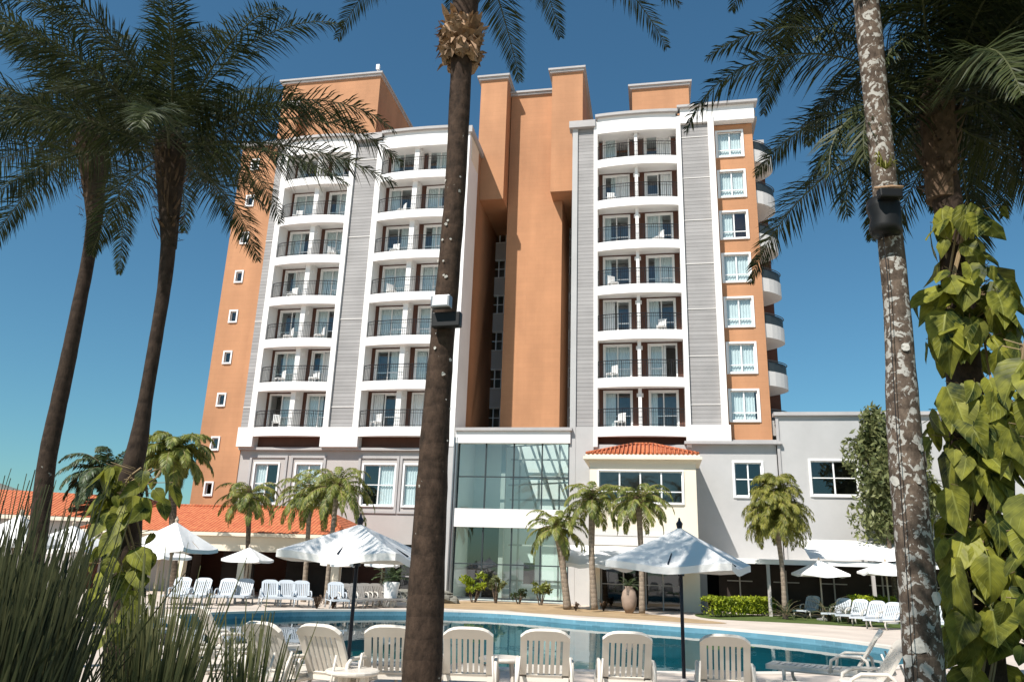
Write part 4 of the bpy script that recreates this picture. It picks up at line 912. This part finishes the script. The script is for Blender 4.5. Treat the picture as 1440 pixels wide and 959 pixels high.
# ------------------------------------------------------------------ loungers
def lounger(name, label, loc, rz, group, mats=('plastic','plastic'), back=rad(58)):
    """head end at the origin, feet towards +y"""
    t_ = thing(name, label, 'sun lounger', loc, rz, group)
    W_ = .31; sh = .34; hy = .62; BL = .72
    by, bz = -math.cos(back), math.sin(back)
    def bp(x, s, off=0): return (x, hy+by*s+off*bz, sh+bz*s-off*by)   # off: thickness, towards the back
    b = MB()
    def bar(x0, x1, s0, s1, th=.035):
        P = [bp(x0,s0),bp(x1,s0),bp(x1,s1),bp(x0,s1)]; Q = [bp(x0,s0,-th),bp(x1,s0,-th),bp(x1,s1,-th),bp(x0,s1,-th)]
        n = len(b.v); b.v += P+Q
        for q in ((0,1,2,3),(7,6,5,4),(0,4,5,1),(1,5,6,2),(2,6,7,3),(3,7,4,0)): b.f.append(tuple(n+i for i in q))
    bar(-W_, -W_+.085, 0, BL-.14); bar(W_-.085, W_, 0, BL-.14); bar(-W_, W_, -.0, .06)
    # rounded head piece
    xs = [(-W_+2*W_*i/10) for i in range(11)]
    for i in range(10):
        x0, x1 = xs[i], xs[i+1]; e0 = BL-.10*abs(x0/W_)**4; e1 = BL-.10*abs(x1/W_)**4
        P = [bp(x0,BL-.15),bp(x1,BL-.15),bp(x1,e1),bp(x0,e0)]; Q = [bp(x0,BL-.15,-.04),bp(x1,BL-.15,-.04),bp(x1,e1,-.055),bp(x0,e0,-.055)]
        n = len(b.v); b.v += P+Q
        for q in ((0,1,2,3),(7,6,5,4),(2,6,7,3),(0,4,5,1)): b.f.append(tuple(n+i_ for i_ in q))
        if i == 0: b.f.append((n+3,n+7,n+4,n))
        if i == 9: b.f.append((n+1,n+5,n+6,n+2))
    for i in range(6):
        x = -W_+.10+(2*W_-.20)*i/6+.006; bar(x, x+(2*W_-.20)/6-.022, .06, BL-.15, .02)
    b.build('backrest', M[mats[1]], t_)
    s = MB(); s.box(-W_, -W_+.07, hy-.05, 1.9, sh-.06, sh+.01); s.box(W_-.07, W_, hy-.05, 1.9, sh-.06, sh+.01); s.box(-W_+.07, W_-.07, 1.84, 1.9, sh-.05, sh+.01); s.box(-W_+.07,W_-.07,hy-.05,hy+.02,sh-.05,sh)
    for i in range(13): y = hy+.05+i*.092; s.box(-W_+.07, W_-.07, y, y+.068, sh-.02, sh+.004)
    s.build('seat', M[mats[1]], t_)
    f = MB()
    for sx in (-1, 1):
        x = sx*(W_+.035)
        f.tube([(x,.38,.0),(x,.40,.3),(x,.42,.50),(x,.50,.56),(x,.80,.55),(x,.92,.48),(x,.95,.3)], .026, 6)
        f.tube([(x,.10,.29),(x,.5,.29),(x,1.7,.29)], .024, 6)
        f.tube([(x*.98,.10,.29),(x*.9,.22,.62)], .016, 5)
    f.build('armrests', M[mats[0]], t_, smooth=True)
    for sx in (-1, 1):
        for y in (.38, 1.62):
            l_ = MB(); x = sx*(W_+.035); l_.tube([(x,y,.30),(x,y+.0,.15),(x+sx*.02,y-.06,0)], [.032,.026,.03], 6); l_.build('leg', M[mats[0]], t_, smooth=True)
    return t_
GN = 'white loungers lined up on the near side of the pool'
fx = [(425,.0,9.9,.38),(543,0,10.0,.06),(655,0,10.1,-.02),(767,0,10.2,-.03),(885,0,10.25,-.08),(1022,0,10.3,-.22)]
nl = ['white slatted lounger left of the big parasol pole, its back turned aslant','white lounger half hidden by the left side of the middle palm trunk','white lounger just right of the middle palm trunk','white lounger second to the right of the middle palm trunk','white lounger just left of the right-hand dark parasol pole','white lounger with a shaded backrest right of the right-hand dark parasol pole']
def spot(px, Y): a = AY(px, 930, Y); return Vector((a.x, Y, 0))
L0 = lounger('sun_lounger', nl[0], spot(425, 9.5), -.38, GN)
for i in range(1, 6): copy_tree(L0, spot(fx[i][0], fx[i][2]-.3), fx[i][3]*1.0, nl[i])
copy_tree(L0, spot(338, 9.6), -.5, 'white lounger mostly hidden behind the right-hand reeds')
copy_tree(L0, spot(205, 10.4), -.9, 'white lounger glimpsed between the two reed clumps on the left')
copy_tree(L0, spot(250, 12.4), -.9, 'farther white lounger glimpsed over the right-hand reeds')
copy_tree(L0, Vector((spot(1300,10.2).x,10.2,0)), rad(75), 'white lounger lying crosswise beside the lichened trunk foot')
copy_tree(L0, Vector((spot(1350,10.6).x,12.2,0)), rad(60), 'white lounger glimpsed between the lichened trunk and the vine')
# far rows
lf = ['striped pale lounger leftmost in the far row, beside the parasol post','pale lounger behind the reeds, second of the far row','bright bluish lounger third of the far row','bright bluish lounger fourth of the far row, left of the small parasol post','grey-blue lounger just right of the small parasol post','grey-blue lounger second right of the small parasol post','grey-blue lounger third right of the small parasol post','pale lounger alone left of the slim pavilion palm']
lp = [(238,849),(268,850),(305,850),(330,850),(362,852),(386,852),(408,853),(458,855)]
Lb = lounger('sun_lounger', lf[0], G(*lp[0]), PI+.15, 'bluish loungers along the far left side of the pool', ('bluestrap','bluestrap'))
for i in range(8):
    g_ = G(*lp[i]); loc = Vector((g_.x, g_.y+1.2, 0)); rz = PI+.12+(.25 if i > 3 else 0)
    if i == 0: Lb.location = loc; Lb.rotation_euler.z = rz
    else: copy_tree(Lb, loc, rz, lf[i])
gl = ['grey mesh lounger next to the slim palm','grey mesh lounger second right of the slim palm','grey mesh lounger third right of the slim palm, by the dark parasol pole','grey mesh lounger second left of the white urn','grey mesh lounger just left of the white urn']
gp = [(470,855),(486,854),(500,853),(516,853),(534,853)]
Lg = lounger('sun_lounger', gl[0], G(*gp[0]), PI+.5, 'grey loungers between the slim palm and the urn', ('plastic','greyplastic'), rad(50))
for i in range(5):
    g_ = G(*gp[i]); loc = Vector((g_.x, g_.y+1.3, 0))
    if i == 0: Lg.location = loc
    else: copy_tree(Lg, loc, PI+.5, gl[i])
rl = ['white lounger first from the left in the right-hand row, beside the thin palm stem','second lounger in the right-hand row, its back rounded','third lounger in the right-hand row','fourth lounger in the right-hand row','fifth lounger in the right-hand row, touching the lichened trunk','lounger of the right-hand row seen just right of the lichened trunk','lounger of the right-hand row half covered by vine leaves']
rp = [(1142,868),(1186,873),(1210,876),(1234,880),(1258,884),(1335,888),(1362,890)]
Lr = lounger('sun_lounger', rl[0], (0,0,0), PI-.9, 'white loungers along the right side of the pool', ('plastic','bluestrap'), rad(55))
for i in range(7):
    g_ = G(*rp[i]); loc = Vector((g_.x+.3, g_.y+.2, 0)); rz = PI-.75-.05*i
    if i == 0: Lr.location = loc; Lr.rotation_euler.z = rz
    else: copy_tree(Lr, loc, rz, rl[i])
# side tables
def table(label, loc, s=1.0):
    t_ = thing('side_table', label, 'table', loc, 0, 'white side tables'); b = MB(); b.lathe([(.30,.40),(.32,.42),(.32,.44),(.30,.455)], 20); b.build('tabletop', M['plastic'], t_, smooth=False)
    for a in (.8,2.36,3.93,5.5):
        l_ = MB(); l_.tube([(math.cos(a)*.2,math.sin(a)*.2,.41),(math.cos(a)*.25,math.sin(a)*.25,0)], [.035,.022], 6); l_.build('leg', M['plastic'], t_)
    return t_
T0 = table('round white side table at the foot of the left dark parasol pole', spot(497, 9.75))
copy_tree(T0, spot(705, 11.6), 0, 'white side table between the two loungers right of the middle trunk')
copy_tree(T0, spot(1215, 10.3), 0, 'white side table left of the crosswise lounger')

# ------------------------------------------------------------------ parasols
def parasol(label, loc, rz, S, he, ha, group, dark=True, seed=0, base=True):
    """square canopy of half diagonal S, edge height he, apex ha"""
    t_ = thing('parasol', label, 'parasol', loc, rz, group); r = random.Random(seed); n = 8
    b = MB(); grid = {}
    def pt_(k, i, j):   # side k, ring i (0 apex..n), j across 0..i
        a0, a1 = k*PI/2, (k+1)*PI/2; f = i/n
        c0 = Vector((math.cos(a0)*S*f, math.sin(a0)*S*f)); c1 = Vector((math.cos(a1)*S*f, math.sin(a1)*S*f))
        q = 0 if i == 0 else j/i; p = c0.lerp(c1, q)
        z = ha+(he-ha)*(f**.93)-.09*math.sin(PI*q)*f*S/1.7+.018*math.sin(7*f+seed+k*2)*math.sin(3*PI*q)*f
        # edge scallops inward
        p *= 1-.05*math.sin(PI*q)*f
        return (p.x, p.y, z)
    for k in range(4):
        for i in range(n):
            for j in range(i+1):
                A = pt_(k,i,j) if i else pt_(k,0,0); B = pt_(k,i+1,j); C = pt_(k,i+1,j+1); b.poly([A,B,C])
                if j < i: b.poly([A, C, pt_(k,i,j+1)])
        for j in range(n):
            A, B = pt_(k,n,j), pt_(k,n,j+1); b.quad(A, (A[0],A[1],A[2]-.09), (B[0],B[1],B[2]-.09), B)
    o = b.build('canopy', M['canvas'], t_); md = o.modifiers.new('weld', 'WELD'); md.merge_threshold = .002
    for pl in o.data.polygons: pl.use_smooth = False
    pm_ = 'pole' if dark else 'woodpole'; b = MB(); b.tube([(0,0,0),(0,0,ha-.02)], .026 if dark else .035, 10); b.build('pole', M[pm_], t_, smooth=True)
    b = MB(); b.tube([(0,0,ha-.02),(0,0,ha+.05),(0,0,ha+.09),(0,0,ha+.13)], [.035,.05,.02,.012], 8); b.build('finial', M[pm_], t_)
    b = MB()
    for k in range(8):
        a = k*PI/4; q = 1 if k % 2 == 0 else .66
        b.tube([(0,0,ha-.06),(math.cos(a)*S*q*.97, math.sin(a)*S*q*.97, he-.03)], .012, 4); b.tube([(0,0,he-.12),(math.cos(a)*S*q*.5, math.sin(a)*S*q*.5, (he+ha)/2-.06)], .009, 4)
    b.tube([(0,0,he-.18),(0,0,he-.08)], .05, 8)
    b.build('ribs', M[pm_], t_)
    if base: b = MB(); b.lathe([(.28,0),(.28,.06),(.06,.09),(.05,.28),(.03,.3)], 18); b.build('base', M['cornice'], t_, smooth=False)
    return t_
def parasol_px(label, pole_px, edge_y, apex_y, wpx, Y, rz, group, dark=True, seed=0, base=True):
    p = AY(pole_px, edge_y, Y); ze = p.z; za = AY(pole_px, apex_y, Y).z; S = wpx/2*(Y*cp+(ze-HC)*sp)/F
    return parasol(label, (p.x, Y, 0), rz, S, ze, za, group, dark, seed, base)
PG = 'white square parasols round the pool'
parasol_px('large white parasol with a dark pole left of the middle trunk', 503, 777, 736, 232, 10.9, rad(-55), PG, seed=1)
parasol_px('large white parasol with a dark pole on the right, its canopy in dappled shade', 957, 791, 741, 236, 11.2, rad(-70), PG, seed=2)
parasol_px('white parasol at the left, right beside the vine-covered palm', 243, 769, 733, 125, 19, rad(-55), PG, False, 3)
parasol_px('white parasol half behind the one beside the vine-covered palm', 225, 781, 766, 85, 27, rad(-60), PG, False, 4)
parasol_px('small white parasol in front of the pavilion column', 349, 786, 769, 76, 32, rad(-50), PG, False, 5)
parasol_px('small white parasol seen under the left edge of the large parasol', 479, 792, 779, 60, 34, rad(-55), PG, False, 6)
parasol_px('small white parasol above the white urn', 538, 793, 781, 58, 34, rad(-50), PG, False, 7)
parasol_px('low white parasol before the dark terrace, left of the lichened trunk', 1153, 806, 787, 88, 34, rad(-50), PG, False, 8)
parasol_px('low white parasol partly behind the lichened trunk', 1246, 804, 789, 88, 33, rad(-55), PG, False, 9)
parasol_px('shaded white parasol glimpsed just right of the lichened trunk', 1332, 782, 752, 110, 15, rad(-50), PG, True, 10)
parasol_px('shaded white parasol cut by the right edge of the picture', 1432, 800, 772, 120, 15, rad(-50), PG, True, 11)
parasol_px('wide white parasol at the far left behind the dense reeds', 22, 762, 722, 120, 18, rad(-45), PG, False, 12)
parasol_px('white parasol over the left reeds, right of the widest one', 98, 770, 738, 130, 20, rad(-50), PG, False, 13)

# ------------------------------------------------------------------ reeds in front
def reeds(label, cx_, cy_, rx, ry, n, h, mat, seed, lean=.12, wid=.0055):
    root = thing('reed_clump', label, 'reeds', (cx_, cy_, 0), 0, 'reed clumps in the foreground'); r = random.Random(seed); b = MB()
    for i in range(n):
        a = r.uniform(0, 2*PI); q = r.random()**.5; x, y = math.cos(a)*q*rx, math.sin(a)*q*ry
        H_ = h*r.uniform(.72, 1.0) if r.random() < .93 else h*r.uniform(1.0, 1.16); lx, ly = x/rx*lean*H_+r.gauss(0,.06)*H_, y/ry*lean*H_+r.gauss(0,.06)*H_
        if r.random() < .08: lx += r.uniform(-.7,.7); H_ *= r.uniform(.75, 1)
        w_ = wid*r.uniform(.7,1.5)
        b.tube([(x,y,0),(x+lx*.3,y+ly*.3,H_*.5),(x+lx,y+ly,H_)], [w_,w_*.9,w_*.25], 3, False)
    b.build('stems', M[mat], root)
    return root
reeds('dense dark reeds filling the bottom left corner', -2.50, 3.7, .34, .5, 1000, 1.78, 'reed', 1, .08, .008)
reeds('dark reeds at the foot of the slim left palm', -2.00, 3.4, .13, .3, 520, 1.68, 'reed', 2, .05, .007)
reeds('dark reeds wrapped round the vine-covered palm foot', -2.42, 4.2, .11, .3, 300, 1.62, 'reed', 3, .03, .008)
reeds('sunlit olive reed clump spreading between the loungers at lower left', -1.74, 4.2, .085, .14, 300, 1.50, 'reedsunlit', 4, .13, .008)
reeds('small pale reed clump just right of the sunlit one', -1.36, 4.5, .06, .1, 100, 1.38, 'reedsunlit', 5, .08, .010)

# ------------------------------------------------------------------ climbing vines
HV = []
def heart(mb, p, d, nrm, s, fold=.25, droop=.3, r=R):
    side = d.cross(nrm).normalized(); nrm = side.cross(d).normalized()
    prof = [(0,0),(.10,.30),(.0+.28,.44),(.52,.42),(.76,.24),(1.0,0)]
    ctr = [p+d*(t*s)-nrm*(droop*s*t*t) for t in (0,.10,.28,.52,.76,1.0)]
    ctr[0] = p+d*(.06*s)
    wv = [ (0,0) ]
    n0 = len(mb.v)
    for sg in (-1, 1):
        pts = []
        for (t, w_), c_ in zip([(0,.10),(.10,.28),(.28,.38),(.52,.34),(.76,.19),(1.0,0)], ctr):
            off = -.08*s if t == 0 else 0
            pts.append(c_+side*(sg*w_*s*r.uniform(.88,1.08))+nrm*(w_*s*fold+r.uniform(-.035,.035)*s)+d*off)
        b_ = len(mb.v); mb.v += [tuple(c_) for c_ in ctr]+[tuple(q) for q in pts]
        mb.__dict__.setdefault('att', []).extend([(0,t_) for t_ in (0,.1,.28,.52,.76,1)]+[(1,t_) for t_ in (0,.1,.28,.52,.76,1)])
        for i in range(5):
            if i < 4: f = (b_+i, b_+i+1, b_+6+i+1, b_+6+i)
            else: f = (b_+4, b_+5, b_+6+4)
            mb.f.append(f if sg > 0 else tuple(reversed(f)))
def vine(label, pts, n, size, spread, seed, bias=Vector((0,-1,0)), stems=5):
    o0 = Vector((pts[0].x, pts[0].y, 0)); root = thing('climbing_vine', label, 'climbing plant', o0, 0, 'large-leaved vines on the palms'); r = random.Random(seed); lf_, st = MB(), MB()
    Q = [p-o0 for p in pts]
    def at(s):
        q = s*(len(Q)-1); k = min(int(q), len(Q)-2); return Q[k].lerp(Q[k+1], q-k)
    for i in range(stems):
        a = r.uniform(0,2*PI); st.tube([at(j/12)+Vector((math.cos(a+j*.6), math.sin(a+j*.6), 0))*spread*.42 for j in range(13)], .011, 5)
    for i in range(n):
        s = r.random()
        if math.sin(s*23+seed)+.6*math.sin(s*51+seed*2) < -.35 and r.random() < .8: continue
        c_ = at(s); a = r.uniform(0, 2*PI); out = Vector((math.cos(a), math.sin(a), 0))
        if r.random() < .6: out = (out+bias*1.1).normalized()
        rr_ = spread*r.uniform(.45, 1.15); p = c_+out*rr_+Vector((0,0,r.uniform(-.05,.05)))
        st.tube([c_+out*spread*.35, p+Vector((0,0,.03))], .004, 4, False)
        d = (out*r.uniform(.1,.7)+Vector((r.gauss(0,.25), r.gauss(0,.25), -r.uniform(.5,1.1)))).normalized(); nn_ = (out+Vector((r.gauss(0,.3), r.gauss(0,.3), r.uniform(-.1,.7)))).normalized()
        heart(lf_, p, d, nn_, size*r.choice((.5,.7,.85,1.0,1.15,1.35))*r.uniform(.9,1.1), r.uniform(-.3,.55), r.uniform(-.1,.6))
    lo = lf_.build('leaves', M['pothos'], root, smooth=True)
    at_ = lo.data.attributes.new('blade', 'FLOAT_COLOR', 'POINT')
    for i_, (a_, b_) in enumerate(lf_.att): at_.data[i_].color = (a_, b_, 0, 1)
    lo.modifiers.clear()
    st.build('stems', M['stem'], root); return root
vine('large-leaved yellow-green vine climbing the dark palm at the right edge', [AY(1395,1000,6.75), AY(1378,700,6.75), AY(1362,480,6.75), AY(1352,300,6.75)], 430, .31, .36, 3)
vine('heavy vine curtain hanging outside the right-edge palm', [AY(1470,1000,5.2), AY(1468,800,5.2), AY(1462,600,5.2), AY(1455,480,5.2)], 110, .26, .20, 4)
vine('yellow-green vine low on the second palm from the left', [AY(160,900,8.6), AY(172,800,8.6), AY(192,700,8.6), AY(205,660,8.6)], 120, .27, .36, 5, stems=4)

# ------------------------------------------------------------------ fixtures on the trunks
def floodlight(label, p, rz, s=1.0):
    t_ = thing('floodlight', label, 'floodlight', p, rz, 'floodlights strapped to the palms')
    b = MB(); b.box(-.11*s,.11*s,-.05*s,.05*s,-.07*s,.07*s); b.build('housing', M['metal'], t_, bevel=.008)
    b = MB(); b.box(-.085*s,.085*s,-.056*s,-.051*s,-.05*s,.05*s); b.build('lens', M['frame'], t_)
    b = MB(); b.box(-.02,.02,.05*s,.13*s,-.02,.02); b.box(-.13*s,.2*s,.06*s,.16*s,-.26*s,-.09*s); b.build('bracket', M['black'], t_, bevel=.01)
    return t_
a = AY(618, 426, 6.35); floodlight('small floodlight with white lens on the middle trunk', (a.x+.02, a.y-.02, a.z), -.25, .8)
a = AY(1250, 268, 5.95); t_ = thing('floodlight', 'dark floodlight box strapped to the lichened trunk', 'floodlight', a, 0, 'floodlights strapped to the palms')
b = MB(); b.box(-.12,.08,-.08,-.0,-.10,-.015); b.build('housing', M['black'], t_, bevel=.015)
b = MB(); b.tube([(-.14,-.03,.0),(0,-.05,.012),(.11,-.03,.02)], .013, 6); b.build('clamp', M['fiblight'], t_, smooth=True)
b = MB(); b.tube([(0,.13,-.36),(.0,.13,-.30),(.015,.13,-.2),(0,.13,-.1),(-.01,.13,-.02)], [.118,.135,.128,.14,.122], 14); b.build('bracket', M['black'], t_, smooth=True)  # shadow below the box, modelled as a black collar round the trunk
# cable down the lichened trunk
cb = MB(); cb.tube([AY(1237,280,6.06), AY(1249,400,6.06), AY(1258,560,6.05), AY(1272,760,6.03), AY(1285,959,6.02)], .004, 5)
tag(cb.build('cable', M['black']), 'thin black cable running down the lichened palm trunk', 'cable')
# bromeliad tuft on the lichened trunk
a = AY(1246, 238, 5.98); root = thing('epiphyte', 'pale yellow tuft of epiphyte leaves on the lichened trunk', 'plant', a); mb = MB(); r = random.Random(9)
for i in range(46):
    an = r.uniform(PI, 2*PI); L_ = r.uniform(.06,.17); d = Vector((math.cos(an), math.sin(an)*.5, 0)); n_ = Vector((-d.y,d.x,0))*.008
    p1 = d*L_*.6+Vector((0,0,L_*r.uniform(.2,.9))); p2 = d*L_+Vector((0,0,L_*r.uniform(-.3,.8))); mb.quad(-n_,n_,p1+n_,p1-n_); mb.poly([p1-n_,p1+n_,p2])
mb.build('leaves', M['bushpalm'], root)
# orchid roots and shelf lichen on the lichened trunk
def trunk_at(tk_px, rpx, Y, py):
    for (x0,y0),(x1,y1),r0,r1 in zip(tk_px[:-1], tk_px[1:], rpx[:-1], rpx[1:]):
        if y1 <= py <= y0: t = (y0-py)/(y0-y1); return x0+(x1-x0)*t, (r0+(r1-r0)*t)/2
    return tk_px[0][0], rpx[0]/2
def flakes(parent, o0, tk_px, rpx, Y, n, s, seed, y0, y1, mat, xr=1.0):
    r = random.Random(seed); b = MB()
    for i in range(n):
        py = r.uniform(y0, y1); x, hr = trunk_at(tk_px, rpx, Y, py); off = r.uniform(-1,1)*xr
        p = AY(x, py, Y); R_ = hr*(p.y*cp+(p.z-HC)*sp)/F*1.02; nv = Vector((off*.98, -math.sqrt(max(0, 1-(off*.98)**2)), 0))
        q = p+nv*R_-o0; tn = Vector((-nv.y, nv.x, 0)); uz = Vector((0,0,1)); sz = s*r.uniform(.4,1.2); m_ = 9; ring = []
        for k in range(m_):
            an = 2*PI*k/m_; rr_ = sz*r.uniform(.65,1.15); ring.append(q+tn*(math.cos(an)*rr_)+uz*(math.sin(an)*rr_)+nv*(r.uniform(.002,.010)-.3*(math.cos(an)*rr_)**2/R_))
        ctr = q+nv*.006; base_ = len(b.v); b.v.append(tuple(ctr)); b.v += [tuple(v) for v in ring]
        for k in range(m_): b.f.append((base_, base_+1+k, base_+1+(k+1) % m_))
    b.build('lichen', M[mat], parent)
M['lichen'] = pm('pale lichen', (.40,.38,.34), .9, .25, 14, .5, island=.25, sc2=60)
flakes(tkD, oD, [(1301,950),(1283,740),(1271,600),(1261,430),(1243,250),(1228,100)], (54,48,45,34,33,33), 6.2, 9, .06, 2, 480, 950, 'lichen')
flakes(tkM, oM, [(593,952),(603,760),(620,500),(641,250),(649,90)], (57,48,35,29,30), 6.6, 20, .018, 3, 250, 640, 'lichen')
for me in bpy.data.meshes: me.validate(verbose=False)
